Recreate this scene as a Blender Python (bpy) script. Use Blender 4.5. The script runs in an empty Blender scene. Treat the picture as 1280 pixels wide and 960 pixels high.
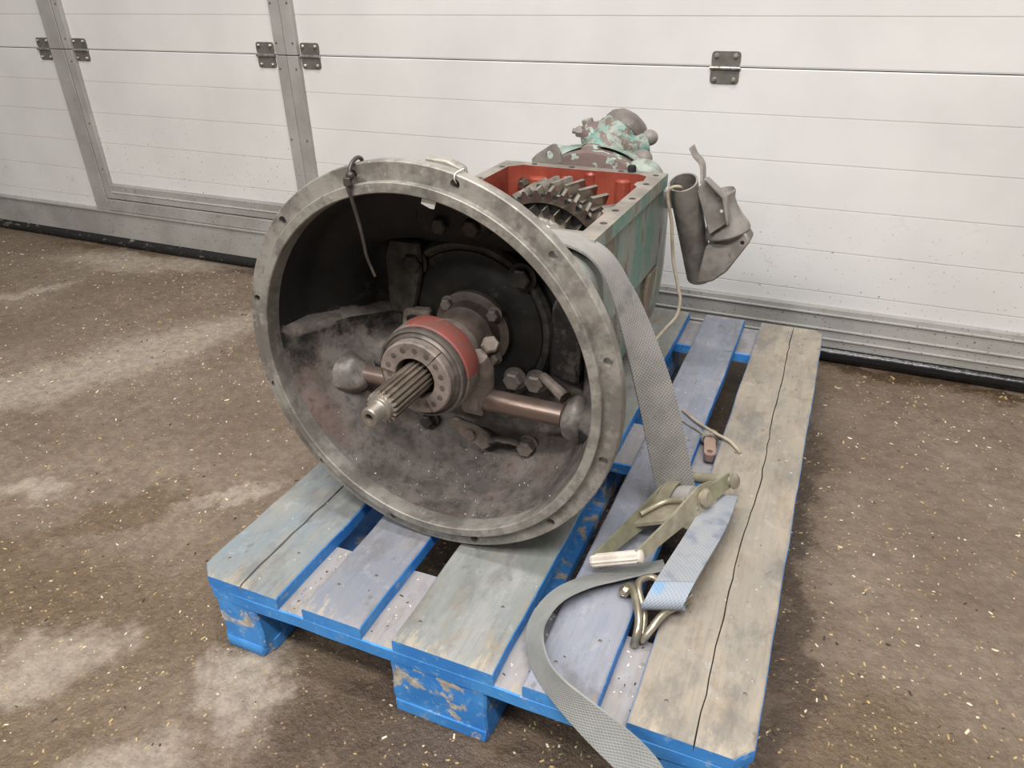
import bpy, bmesh, math, random
from mathutils import Vector, Matrix, Euler, noise
random.seed(7)
PI = math.pi
S = bpy.context.scene
COL = S.collection

# ------------------------------------------------------------------ camera
cam_d = bpy.data.cameras.new('camera'); cam = bpy.data.objects.new('camera', cam_d); COL.objects.link(cam)
cam.location = (0.77644, -0.56910, 0.91937)
cam.rotation_euler = (1.059333, 0.0211667, 0.409166)
cam_d.sensor_width = 36.0; cam_d.sensor_fit = 'HORIZONTAL'
cam_d.lens = 932.697 * 36.0 / 1280.0
cam_d.clip_start = 0.02
S.camera = cam
# ------------------------------------------------------------------ world, lamps, exposure
W = bpy.data.worlds.new('world'); S.world = W; W.use_nodes = True
W.node_tree.nodes['Background'].inputs[0].default_value = (1.0, 0.985, 0.975, 1)
W.node_tree.nodes['Background'].inputs[1].default_value = 0.19
def area(name, loc, target, sx, sy, power, col=(1, 0.975, 0.95)):
    d = bpy.data.lights.new(name, 'AREA'); d.shape = 'RECTANGLE'; d.size = sx; d.size_y = sy
    d.energy = power; d.color = col
    o = bpy.data.objects.new(name, d); COL.objects.link(o); o.location = loc
    o.rotation_euler = (Vector(target) - Vector(loc)).to_track_quat('-Z', 'Y').to_euler()
    return o
area('ceiling_lamp_front', (1.1, -1.3, 3.1), (1.1, -1.3, 0), 2.4, 0.30, 140)
area('ceiling_lamp_rear', (0.3, 0.1, 3.3), (0.3, 0.1, 0), 2.4, 0.30, 72)
area('ceiling_lamp_far', (-0.8, -2.6, 3.1), (-0.8, -2.6, 0), 2.4, 0.30, 138)
S.view_settings.view_transform = 'Standard'
S.view_settings.look = 'None'
S.view_settings.gamma = 1.0
S.view_settings.use_curve_mapping = False
S.view_settings.exposure = -0.13

# ------------------------------------------------------------------ materials
def lin(c):
    return tuple(((v/255.0)/12.92 if v/255.0 <= 0.04045 else ((v/255.0+0.055)/1.055)**2.4) for v in c) + (1.0,)
class NT:
    def __init__(s, name):
        s.m = bpy.data.materials.new(name); s.m.use_nodes = True
        s.t = s.m.node_tree; s.b = s.t.nodes['Principled BSDF']
        s.tc = s.n('ShaderNodeTexCoord'); s.P = s.tc.outputs['Object']
    def n(s, t): return s.t.nodes.new(t)
    def l(s, a, b): s.t.links.new(a, b)
    def noise(s, scale, detail=4, rough=0.55, vec=None, stretch=None, dist=0.0):
        v = vec or s.P
        if stretch:
            mp = s.n('ShaderNodeMapping'); s.l(v, mp.inputs['Vector']); mp.inputs['Scale'].default_value = stretch; v = mp.outputs[0]
        k = s.n('ShaderNodeTexNoise'); k.inputs['Scale'].default_value = scale; k.inputs['Detail'].default_value = detail
        k.inputs['Roughness'].default_value = rough; k.inputs['Distortion'].default_value = dist
        s.l(v, k.inputs['Vector']); return k.outputs['Fac']
    def ramp(s, f, lo, hi, a=0.0, b=1.0):
        k = s.n('ShaderNodeMapRange'); k.interpolation_type = 'SMOOTHSTEP'
        s.l(f, k.inputs['Value']); k.inputs['From Min'].default_value = lo; k.inputs['From Max'].default_value = hi
        k.inputs['To Min'].default_value = a; k.inputs['To Max'].default_value = b
        return k.outputs['Result']
    def mix(s, f, a, b):
        k = s.n('ShaderNodeMix'); k.data_type = 'RGBA'
        for sock, v in ((k.inputs['Factor'], f), (k.inputs['A'], a), (k.inputs['B'], b)):
            pass
        fi, ai, bi = k.inputs[0], k.inputs[6], k.inputs[7]
        for sock, v in ((fi, f), (ai, a), (bi, b)):
            if isinstance(v, (int, float)): sock.default_value = v
            elif isinstance(v, tuple): sock.default_value = v if len(v) == 4 else lin(v)
            else: s.l(v, sock)
        return k.outputs[2]
    def math(s, op, a, b=0.0, clamp=False):
        k = s.n('ShaderNodeMath'); k.operation = op; k.use_clamp = clamp
        for i, v in ((0, a), (1, b)):
            if isinstance(v, (int, float)): k.inputs[i].default_value = v
            else: s.l(v, k.inputs[i])
        return k.outputs[0]
    def xyz(s, v=None):
        k = s.n('ShaderNodeSeparateXYZ'); s.l(v or s.P, k.inputs[0]); return k.outputs
    def nz(s):
        g = s.n('ShaderNodeNewGeometry'); return s.xyz(g.outputs['Normal'])[2]
    def color(s, c):
        if isinstance(c, tuple): s.b.inputs['Base Color'].default_value = c if len(c) == 4 else lin(c)
        else: s.l(c, s.b.inputs['Base Color'])
    def rough(s, r):
        if isinstance(r, (int, float)): s.b.inputs['Roughness'].default_value = r
        else: s.l(r, s.b.inputs['Roughness'])
    def metal(s, r):
        if isinstance(r, (int, float)): s.b.inputs['Metallic'].default_value = r
        else: s.l(r, s.b.inputs['Metallic'])
    def bump(s, h, strength=0.3, dist=0.002):
        k = s.n('ShaderNodeBump'); k.inputs['Strength'].default_value = strength; k.inputs['Distance'].default_value = dist
        s.l(h, k.inputs['Height']); s.l(k.outputs[0], s.b.inputs['Normal'])
    def spec(s, v): s.b.inputs['Specular IOR Level'].default_value = v
def simple(name, c1, c2=None, scale=12, lo=0.35, hi=0.65, rough=0.6, metal=0.0, bump=0.0, bscale=80, bdist=0.002, spec=0.5, c3=None, s3=5, lo3=0.55, hi3=0.65, stretch=None):
    t = NT(name); c = c1 if c2 is None else t.mix(t.ramp(t.noise(scale, 5, 0.6, stretch=stretch), lo, hi), c1, c2)
    if c3 is not None: c = t.mix(t.ramp(t.noise(s3, 6, 0.65), lo3, hi3), c, c3)
    t.color(c); t.rough(rough); t.metal(metal); t.spec(spec)
    if bump: t.bump(t.noise(bscale, 5, 0.6, stretch=stretch), bump, bdist)
    return t.m

M = {}
# door
def m_door(name):
    t = NT(name); x = t.xyz()
    c = t.mix(t.ramp(t.noise(3, 4), 0.3, 0.7), (222, 220, 217), (211, 209, 206))
    low = t.ramp(x[2], 0.50, 0.14)                     # splashed dirt lives near the floor
    sp = t.math('MULTIPLY', t.ramp(t.noise(120, 2, 0.5), 0.66, 0.72), low)
    c = t.mix(t.math('MULTIPLY', sp, 0.75), c, (92, 86, 78))
    sm = t.math('MULTIPLY', t.ramp(t.noise(9, 6, 0.7, stretch=(1, 1, 1.6)), 0.60, 0.74), low)
    c = t.mix(t.math('MULTIPLY', sm, 0.45), c, (120, 113, 104))
    sc = t.ramp(t.noise(14, 4, 0.7, stretch=(1, 1, 0.35), dist=0.6), 0.70, 0.80)
    c = t.mix(t.math('MULTIPLY', sc, 0.22), c, (120, 116, 110))
    t.color(c); t.rough(0.42)
    t.bump(t.noise(700, 2, 0.5, stretch=(0.35, 1, 1)), 0.12, 0.0006); return t.m
M['door_white'] = m_door('door_white')
M['door_white_wicket'] = m_door('door_white_wicket')
def m_alu(name, base, dk):
    t = NT(name); x = t.xyz()
    c = t.mix(t.ramp(t.noise(5, 5, 0.6), 0.35, 0.7), base, dk)
    sp = t.math('MULTIPLY', t.ramp(t.noise(150, 2, 0.5), 0.64, 0.70), t.ramp(x[2], 0.40, 0.06))
    c = t.mix(t.math('MULTIPLY', sp, 0.8), c, (84, 78, 70))
    sm = t.ramp(t.noise(18, 6, 0.7), 0.62, 0.72); c = t.mix(t.math('MULTIPLY', t.math('MULTIPLY', sm, t.ramp(x[2], 0.4, 0.1)), 0.55), c, (104, 97, 88))
    t.color(c); t.rough(0.5); t.metal(0.15); t.bump(t.noise(250, 3, 0.5, stretch=(0.1, 1, 1)), 0.08, 0.0006); return t.m
M['alu'] = m_alu('aluminium', (172, 170, 165), (152, 149, 144))
M['alu_light'] = m_alu('aluminium_lip', (202, 200, 196), (184, 182, 177))
M['hinge'] = simple('galvanised_hinge', (120, 117, 110), (104, 101, 95), 40, rough=0.5, metal=0.35)
M['hinge_pin'] = simple('hinge_pin', (196, 192, 182), (150, 146, 138), 60, rough=0.32, metal=0.7)
t = NT('rubber_seal'); c = t.mix(t.ramp(t.noise(26, 6, 0.7, stretch=(1, 1, 2.5)), 0.58, 0.68), (22, 21, 20), (120, 113, 104))
xs = t.xyz(); c = t.mix(t.ramp(xs[0], 0.2, -0.4), (20, 19, 19), c)
t.color(c); t.rough(t.ramp(xs[0], 0.2, -0.4, 0.22, 0.7)); t.bump(t.noise(30, 5, 0.6), 0.5, 0.004); M['seal'] = t.m
M['wall'] = simple('plaster_wall', (196, 193, 186), (184, 181, 174), 4, rough=0.8, bump=0.1)
M['dark_gap'] = simple('dark_gap', (46, 44, 41), rough=0.9)

# floor: worn concrete, part wet, part dry
def m_floor():
    t = NT('wet_concrete')
    nv = t.n('ShaderNodeTexNoise'); nv.inputs['Scale'].default_value = 5.5; nv.inputs['Detail'].default_value = 9; nv.inputs['Roughness'].default_value = 0.72
    t.l(t.P, nv.inputs['Vector'])
    vm = t.n('ShaderNodeVectorMath'); vm.operation = 'SUBTRACT'; t.l(nv.outputs['Color'], vm.inputs[0]); vm.inputs[1].default_value = (0.5, 0.5, 0.5)
    vs = t.n('ShaderNodeVectorMath'); vs.operation = 'SCALE'; t.l(vm.outputs[0], vs.inputs[0]); vs.inputs['Scale'].default_value = 0.36
    va = t.n('ShaderNodeVectorMath'); va.operation = 'ADD'; t.l(t.P, va.inputs[0]); t.l(vs.outputs[0], va.inputs[1])
    DV = va.outputs[0]
    def blob(cx, cy, rx, ry, ang, soft=0.5):
        mp = t.n('ShaderNodeMapping'); mp.vector_type = 'TEXTURE'
        mp.inputs['Location'].default_value = (cx, cy, 0); mp.inputs['Rotation'].default_value = (0, 0, math.radians(ang)); mp.inputs['Scale'].default_value = (rx, ry, 1000)
        t.l(DV, mp.inputs['Vector'])
        ln = t.n('ShaderNodeVectorMath'); ln.operation = 'LENGTH'; t.l(mp.outputs[0], ln.inputs[0])
        return t.ramp(ln.outputs['Value'], 1.0 + soft, 1.0 - soft)
    def union(lst):
        o = lst[0]
        for q in lst[1:]: o = t.math('MAXIMUM', o, q)
        return o
    dry = union([blob(*b) for b in DRY]); mud_shade = union([blob(*b) for b in MUD_SHADE]); wet = union([blob(*b) for b in WET_SHADE])
    n1 = t.ramp(t.noise(2.6, 6, 0.6), 0.35, 0.68)
    c = t.mix(n1, (114, 98, 82), (136, 121, 105))
    c = t.mix(t.math('MULTIPLY', mud_shade, 0.66), c, (92, 72, 46))
    c = t.mix(t.math('MULTIPLY', wet, 0.85), c, (70, 55, 42))  # wet floor and painted pallet shade share this dark brown
    c = t.mix(t.math('MULTIPLY', dry, 0.74), c, (168, 156, 141))
    fine = t.noise(38, 8, 0.78); c = t.mix(t.ramp(fine, 0.36, 0.62, 0.42, 0.0), c, (70, 58, 46)); c = t.mix(t.ramp(t.noise(75, 6, 0.75), 0.54, 0.70, 0.0, 0.22), c, (172, 157, 136))
    peb = t.n('ShaderNodeTexVoronoi'); peb.inputs['Scale'].default_value = 130; t.l(t.P, peb.inputs['Vector'])
    pc = t.xyz(peb.outputs['Color'])
    pm = t.math('MULTIPLY', t.ramp(peb.outputs['Distance'], 0.30, 0.16), t.ramp(pc[0], 0.84, 0.9))
    c = t.mix(t.math('MULTIPLY', pm, t.math('SUBTRACT', 0.75, t.math('MULTIPLY', dry, 0.35))), c, (172, 150, 106))
    grit = t.ramp(t.noise(160, 3, 0.6), 0.36, 0.28); c = t.mix(t.math('MULTIPLY', grit, 0.5), c, (52, 42, 33))
    t.color(c)
    r = t.math('SUBTRACT', 0.42, t.math('MULTIPLY', t.math('MAXIMUM', mud_shade, wet), 0.18)); r = t.math('ADD', r, t.math('MULTIPLY', dry, 0.34))
    t.rough(t.math('ADD', r, t.ramp(fine, 0.3, 0.7, -0.06, 0.12)))
    h = t.math('ADD', t.math('MULTIPLY', t.noise(22, 8, 0.7), 1.0), t.math('MULTIPLY', t.noise(120, 4, 0.6), 0.35))
    t.bump(h, 0.75, 0.012)
    t.spec(0.5); return t.m
DRY = [(-0.95, 0.66, 0.46, 0.115, 64), (-1.12, 0.36, 0.16, 0.10, 40), (-1.52, 1.26, 0.36, 0.075, 12), (-1.66, 0.90, 0.18, 0.035, 60), (-0.22, -0.12, 0.11, 0.06, 40), (0.11, -0.05, 0.085, 0.055, -60), (-0.64, 0.17, 0.09, 0.035, 30), (-0.24, 0.30, 0.10, 0.028, 50), (0.03, -0.22, 0.10, 0.05, 20)]
MUD_SHADE = [(-0.30, -0.08, 0.50, 0.17, 14, 0.6), (0.0, -0.3, 0.5, 0.2, 0, 0.6), (-0.50, 0.03, 0.11, 0.06, 30), (-0.40, 0.17, 0.16, 0.05, 40), (-0.14, 0.0, 0.11, 0.05, 20), (-0.20, -0.24, 0.12, 0.05, 20), (0.95, 1.30, 0.5, 0.035, -2), (-1.75, 1.36, 0.25, 0.03, 0), (0.4, 0.55, 0.42, 0.62, 0), (0.34, -0.06, 0.18, 0.10, 0), (0.98, 0.15, 0.16, 0.16, 0)]  # mud, plus pallet shade painted under it and before its front edge
WET_SHADE = [(0.33, -0.05, 0.16, 0.09, 8), (0.55, -0.02, 0.12, 0.08, 8), (0.42, 0.6, 0.36, 0.6, 0), (0.82, 0.45, 0.035, 0.55, 1), (0.95, 1.31, 0.45, 0.025, -2), (-0.9, 1.33, 0.3, 0.03, 0)]  # wet spots, plus painted pallet shade: underneath, in front, right-hand strip
M['floor'] = m_floor()
M['chip_a'] = simple('wood_chip_pale', (226, 216, 192), (206, 190, 158), 50, rough=0.6)
M['chip_b'] = simple('wood_chip_tan', (186, 160, 112), (170, 148, 104), 50, rough=0.6)
M['chip_c'] = simple('grit_white', (222, 216, 204), rough=0.5)
M['chip_d'] = simple('grit_dark', (58, 48, 38), rough=0.8)

# pallet
def m_worn(name, base, alt, raw, blue_amt, raw_amt=0.55):
    t = NT(name)
    c = t.mix(t.ramp(t.noise(9, 6, 0.66, stretch=(2.0, 0.7, 1)), 0.38, 0.62), base, alt)
    c = t.mix(t.math('MULTIPLY', t.ramp(t.noise(14, 7, 0.72, stretch=(1.6, 0.6, 1)), 0.50, 0.66), raw_amt), c, raw)
    ed_ = t.math('ADD', t.ramp(t.math('ABSOLUTE', t.xyz()[1]), 0.545, 0.60, 0.0, 0.22), t.noise(24, 6, 0.7, stretch=(2.0, 0.5, 1)))
    c = t.mix(t.math('MULTIPLY', t.ramp(ed_, 0.70, 0.80), 0.8), c, (164, 154, 137))
    c = t.mix(t.math('MULTIPLY', t.ramp(t.noise(34, 7, 0.75), 0.54, 0.68), 0.32), c, (172, 172, 172))
    c = t.mix(t.math('MULTIPLY', t.ramp(t.noise(7, 5, 0.6, stretch=(1.5, 0.8, 1)), 0.60, 0.74), blue_amt), c, (74, 122, 176))
    c = t.mix(t.math('MULTIPLY', t.ramp(t.noise(11, 7, 0.74, stretch=(1.4, 0.7, 1)), 0.48, 0.66), 0.60), c, (100, 98, 97))
    c = t.mix(t.math('MULTIPLY', t.ramp(t.noise(26, 3, 0.6), 0.66, 0.74), 0.55), c, (92, 86, 82))
    gr = t.noise(70, 6, 0.65, stretch=(3.0, 0.12, 1)); c = t.mix(t.ramp(gr, 0.30, 0.52, 0.20, 0.0), c, (88, 86, 86))
    t.color(c); t.rough(0.72); t.bump(gr, 0.2, 0.0012); return t.m
M['deck_a'] = m_worn('deck_grey_teal', (134, 135, 130), (120, 129, 133), (146, 133, 112), 0.28)
M['deck_b'] = m_worn('deck_lavender', (134, 133, 138), (122, 126, 136), (136, 130, 122), 0.16, 0.4)
M['deck_c'] = m_worn('deck_grey_green', (124, 128, 124), (142, 143, 140), (140, 122, 98), 0.14, 0.5)
M['deck_d'] = m_worn('deck_pale_blue', (138, 140, 150), (126, 131, 144), (132, 130, 132), 0.14, 0.4)
M['deck_e'] = m_worn('deck_bare_tan', (152, 142, 127), (138, 131, 120), (124, 111, 94), 0.05, 0.65)
M['cross'] = m_worn('cross_board_grey', (144, 140, 140), (150, 146, 146), (150, 140, 128), 0.15)
def m_blue(name, raw_lo, raw_hi):
    t = NT(name)
    c = t.mix(t.ramp(t.noise(9, 5, 0.6), 0.35, 0.7), (48, 122, 196), (74, 148, 214))
    c = t.mix(t.math('MULTIPLY', t.ramp(t.noise(60, 4, 0.7), 0.56, 0.66), 0.45), c, (136, 178, 208))
    rw = t.ramp(t.noise(20, 6, 0.70, dist=0.6), raw_lo, raw_hi)
    c = t.mix(rw, c, t.mix(t.ramp(t.noise(90, 4, 0.6), 0.35, 0.65), (194, 187, 172), (158, 149, 136)))
    t.color(c); t.rough(0.6); t.bump(t.noise(60, 6, 0.7), 0.35, 0.002); return t.m
M['blue'] = m_blue('blue_paint', 0.62, 0.70)
M['blue_block'] = m_blue('blue_paint_chipped', 0.54, 0.60)
M['nail'] = simple('nail_head', (96, 88, 84), (140, 134, 128), 90, rough=0.5, metal=0.5)

# gearbox
def m_flange(name):
    t = NT(name)
    c = t.mix(t.ramp(t.noise(16, 6, 0.68), 0.40, 0.60), (152, 147, 139), (116, 111, 104))
    c = t.mix(t.math('MULTIPLY', t.ramp(t.noise(34, 7, 0.74), 0.52, 0.66), 0.55), c, (88, 83, 78))
    c = t.mix(t.math('MULTIPLY', t.ramp(t.noise(60, 5, 0.7), 0.60, 0.68), 0.5), c, (176, 172, 164))
    c = t.mix(t.math('MULTIPLY', t.ramp(t.noise(8, 4, 0.6), 0.62, 0.72), 0.22), c, (150, 170, 160))
    t.color(c); t.rough(0.5); t.metal(0.25); t.bump(t.noise(120, 5, 0.6), 0.22, 0.0012); return t.m
M['flange'] = m_flange('flange_bare_iron')
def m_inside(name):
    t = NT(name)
    grease_shade = t.mix(t.ramp(t.noise(14, 6, 0.65), 0.35, 0.7), (17, 16, 16), (36, 34, 33))  # near-black grease on downward faces also paints the bell's upper shade
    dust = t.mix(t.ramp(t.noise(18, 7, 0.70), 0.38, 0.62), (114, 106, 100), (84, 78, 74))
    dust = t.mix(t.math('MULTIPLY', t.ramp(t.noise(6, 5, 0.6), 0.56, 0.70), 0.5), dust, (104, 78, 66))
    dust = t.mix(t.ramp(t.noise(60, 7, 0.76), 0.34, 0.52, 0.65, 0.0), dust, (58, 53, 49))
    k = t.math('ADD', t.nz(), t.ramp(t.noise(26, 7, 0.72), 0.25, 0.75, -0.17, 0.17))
    t.color(t.mix(t.ramp(k, -0.02, 0.22), grease_shade, dust))
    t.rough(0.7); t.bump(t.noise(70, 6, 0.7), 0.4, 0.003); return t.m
M['inside'] = m_inside('dusty_grease_shade_casting')
def m_mint(name, mint, mint2, rust_amt, rust=(112, 92, 76), sc=22, zs=0.3):
    t = NT(name)
    c = t.mix(t.ramp(t.noise(sc, 5, 0.6, stretch=(1, 1, zs)), 0.46, 0.56), mint, mint2)
    c = t.mix(t.math('MULTIPLY', t.ramp(t.noise(sc*1.2, 6, 0.68, stretch=(1, 1.2, zs)), 0.51, 0.58), rust_amt), c, rust)
    c = t.mix(t.math('MULTIPLY', t.ramp(t.noise(80, 6, 0.75), 0.56, 0.68), 0.6), c, (74, 70, 62))
    c = t.mix(t.math('MULTIPLY', t.ramp(t.noise(45, 5, 0.7), 0.60, 0.66), 0.4), c, (176, 184, 172))
    t.color(c); t.rough(0.5); t.bump(t.noise(60, 5, 0.6), 0.25, 0.0015); return t.m
M['mint'] = m_mint('mint_paint_worn', (144, 150, 142), (112, 146, 135), 0.8, (118, 100, 82), 12, 0.45)
M['mint_tower'] = m_mint('mint_paint_tower', (138, 146, 136), (104, 146, 134), 0.95, (108, 92, 84), 34, 1.0)
M['mint_pale'] = m_mint('mint_paint_pale', (146, 154, 145), (126, 148, 137), 0.6)
M['mint_grey'] = m_mint('mint_grey_casting', (152, 151, 145), (142, 148, 140), 0.75, (120, 96, 80), 12, 1.0)
M['rusty'] = m_mint('rusty_housing', (142, 128, 110), (126, 104, 86), 0.7, (104, 76, 58))
M['brown'] = simple('brown_primer', (112, 94, 88), (98, 84, 80), 26, rough=0.55, c3=(146, 166, 156), s3=34, lo3=0.55, hi3=0.58, bump=0.2)
M['rim'] = simple('case_rim_iron', (150, 142, 132), (120, 114, 106), 14, rough=0.5, metal=0.2, bump=0.15)
M['red'] = simple('red_oxide_paint', (150, 74, 58), (132, 60, 48), 16, rough=0.30, bump=0.12, bscale=40)
M['gear'] = simple('gear_steel', (176, 170, 160), (140, 132, 122), 30, rough=0.26, metal=0.9)
M['chrome'] = simple('bearing_steel', (164, 162, 158), (136, 134, 129), 30, rough=0.26, metal=1.0)
M['chrome_dull'] = simple('spline_end_steel', (190, 182, 170), (160, 150, 138), 40, rough=0.3, metal=0.6)
M['shaft'] = simple('shaft_steel', (146, 134, 122), (116, 104, 94), 26, rough=0.38, metal=0.55, bump=0.1)
M['shaft_tip'] = simple('shaft_tip_steel', (158, 150, 140), (138, 130, 120), 40, rough=0.36, metal=0.6)
M['thrust'] = simple('thrust_ring_dusty', (132, 120, 112), (112, 101, 94), 40, rough=0.6, bump=0.3, c3=(88, 80, 74), s3=50, lo3=0.56, hi3=0.70)
M['race'] = simple('bearing_race', (112, 104, 97), (84, 78, 73), 40, rough=0.42, metal=0.4)
M['collar_red'] = simple('release_collar_red', (146, 78, 70), (128, 84, 76), 40, rough=0.6, c3=(132, 118, 110), s3=45, lo3=0.56, hi3=0.66)
M['fork'] = simple('release_fork_dusty', (142, 130, 121), (112, 100, 91), 30, rough=0.6, bump=0.35, c3=(84, 76, 70), s3=36, lo3=0.56, hi3=0.70)
M['rod'] = simple('cross_shaft_steel', (150, 134, 126), (110, 92, 82), 16, rough=0.34, metal=0.55, stretch=(0.4, 1, 1), c3=(112, 84, 64), s3=10, lo3=0.66, hi3=0.76)
M['boss'] = simple('polished_boss', (132, 125, 119), (98, 91, 86), 34, lo=0.4, hi=0.6, rough=0.48, metal=0.12, bump=0.35, bscale=50, c3=(84, 77, 72), s3=14, lo3=0.50, hi3=0.66)
M['cover'] = simple('bearing_cover_dark', (40, 40, 39), (24, 24, 24), 24, rough=0.45, metal=0.2, c3=(92, 86, 82), s3=18, lo3=0.56, hi3=0.74, bump=0.2)
M['cover_ring'] = simple('cover_ring', (74, 72, 69), (36, 35, 34), 36, rough=0.5, metal=0.2, bump=0.2)
M['boltd'] = simple('bolt_dark', (70, 65, 61), (46, 43, 40), 30, rough=0.55, metal=0.25, bump=0.2)
M['bolt'] = simple('bolt_dusty', (140, 130, 122), (112, 104, 98), 30, rough=0.5, metal=0.25, bump=0.2)
M['retainer'] = simple('retainer_dusty', (104, 92, 84), (72, 63, 58), 24, rough=0.55, metal=0.1, bump=0.25)
M['hole'] = simple('hole_black', (24, 22, 21), rough=0.8)
# bracket, strap, small things
M['bracket'] = simple('bracket_grey_dusty', (144, 138, 131), (116, 110, 104), 24, rough=0.55, c3=(84, 78, 72), s3=30, lo3=0.56, hi3=0.70, bump=0.35)
def m_web(name, c1, c2, c3, l1, h1):
    t = NT(name); uv = t.n('ShaderNodeUVMap').outputs[0]
    x = t.xyz(uv)
    sx = t.math('SINE', t.math('MULTIPLY', x[0], 2*PI*10)); sy = t.math('SINE', t.math('MULTIPLY', x[1], 2*PI*170))
    w = t.math('MULTIPLY', sx, sy)
    c = t.mix(t.ramp(t.noise(18, 5, 0.65), 0.35, 0.7), c1, c2)
    c = t.mix(t.ramp(t.noise(12, 5, 0.6), l1, h1), c, c3)
    c = t.mix(t.ramp(w, 0.25, 0.9, 0.0, 0.38), c, (80, 78, 76))
    t.color(c); t.rough(0.7); t.bump(w, 0.3, 0.001); return t.m
M['dome'] = simple('dome_brown_grey', (112, 104, 98), (92, 85, 80), 30, rough=0.5, c3=(128, 142, 134), s3=36, lo3=0.60, hi3=0.66, bump=0.3)
M['web'] = m_web('grey_webbing', (144, 141, 136), (128, 126, 122), (102, 100, 97), 0.60, 0.74)
M['web_dust'] = m_web('dusty_webbing', (146, 147, 144), (132, 134, 132), (118, 119, 117), 0.60, 0.74)
M['web_blue'] = m_web('blue_webbing', (128, 158, 188), (112, 142, 176), (146, 154, 164), 0.48, 0.60)
M['web_blue_grey'] = m_web('blue_grey_webbing', (134, 139, 147), (146, 148, 151), (114, 120, 131), 0.55, 0.66)
M['zinc'] = simple('yellow_zinc', (178, 170, 150), (150, 142, 122), 30, rough=0.36, metal=0.35, c3=(112, 106, 94), s3=40, lo3=0.6, hi3=0.72)
M['zinc_green'] = simple('olive_zinc', (152, 150, 124), (130, 126, 106), 30, rough=0.42, metal=0.25)
M['grip'] = simple('white_grip', (216, 208, 196), (196, 186, 174), 30, rough=0.5)
M['hookm'] = simple('hook_zinc', (176, 168, 148), (140, 130, 112), 20, rough=0.3, metal=0.65)
M['cord'] = simple('pale_cord', (178, 166, 146), (148, 136, 118), 30, rough=0.7)
M['cord_grey'] = simple('grey_cord', (140, 136, 126), (112, 108, 100), 30, rough=0.7)
M['link'] = simple('pinkish_link', (160, 138, 126), (138, 112, 100), 20, rough=0.55, metal=0.1)
M['black'] = simple('black_tie', (44, 40, 36), (70, 64, 58), 30, rough=0.45)
M['white'] = simple('white_tag', (238, 238, 234), rough=0.6)

# ------------------------------------------------------------------ mesh helpers
def B(): return bmesh.new()
def quad(bm, *vs):
    try: return bm.faces.new(vs)
    except ValueError: return None
def box(bm, lo, hi, bev=0.0, seg=1):
    g = bmesh.ops.create_cube(bm, size=1.0); vs = g['verts']
    c = [(a+b)/2 for a, b in zip(lo, hi)]; s = [b-a for a, b in zip(lo, hi)]
    for v in vs: v.co = Vector((c[i]+v.co[i]*s[i] for i in range(3)))
    if bev: bmesh.ops.bevel(bm, geom=list({e for v in vs for e in v.link_edges}), offset=bev, segments=seg, affect='EDGES', profile=0.5)
    return bm
def prism(bm, poly, a, b, axis='Y', bev=0.0):
    """poly of 2D pts; axis Y: pts are (x,z) ; X: (y,z); Z: (x,y)"""
    def P(p, d): return {'Y': (p[0], d, p[1]), 'X': (d, p[0], p[1]), 'Z': (p[0], p[1], d)}[axis]
    v0 = [bm.verts.new(P(p, a)) for p in poly]; v1 = [bm.verts.new(P(p, b)) for p in poly]
    n = len(poly); fs = [bm.faces.new(v0), bm.faces.new(list(reversed(v1)))]
    for i in range(n): fs.append(bm.faces.new((v0[i], v1[i], v1[(i+1) % n], v0[(i+1) % n])))
    bmesh.ops.recalc_face_normals(bm, faces=fs)
    if bev: bmesh.ops.bevel(bm, geom=list({e for f in fs for e in f.edges}), offset=bev, segments=1, affect='EDGES')
    return bm
def lathe(bm, prof, seg=48, c=(0, 0, 0), d=(0, 1, 0), closed=False):
    """prof: (radius, height along d)"""
    q = Vector(d).normalized().to_track_quat('Z', 'Y'); c = Vector(c); rings = []
    for r, h in prof:
        if r < 1e-6: rings.append([bm.verts.new(c + q @ Vector((0, 0, h)))])
        else: rings.append([bm.verts.new(c + q @ Vector((r*math.cos(2*PI*i/seg), r*math.sin(2*PI*i/seg), h))) for i in range(seg)])
    pairs = list(zip(rings, rings[1:])) + ([(rings[-1], rings[0])] if closed else [])
    for A, Bq in pairs:
        for i in range(seg):
            j = (i+1) % seg
            if len(A) == 1 and len(Bq) == 1: continue
            if len(A) == 1: quad(bm, A[0], Bq[i], Bq[j])
            elif len(Bq) == 1: quad(bm, A[i], Bq[0], A[j])
            else: quad(bm, A[i], Bq[i], Bq[j], A[j])
    bmesh.ops.recalc_face_normals(bm, faces=bm.faces[:]); return bm
def smooth_path(pts, n=6):
    P = [Vector(p) for p in pts]; out = []
    for i in range(len(P)-1):
        p0 = P[max(i-1, 0)]; p1 = P[i]; p2 = P[i+1]; p3 = P[min(i+2, len(P)-1)]
        for k in range(n):
            t = k/n
            out.append(0.5*((2*p1)+(p2-p0)*t+(2*p0-5*p1+4*p2-p3)*t*t+(3*p1-p0-3*p2+p3)*t**3))
    out.append(P[-1]); return out
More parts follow.
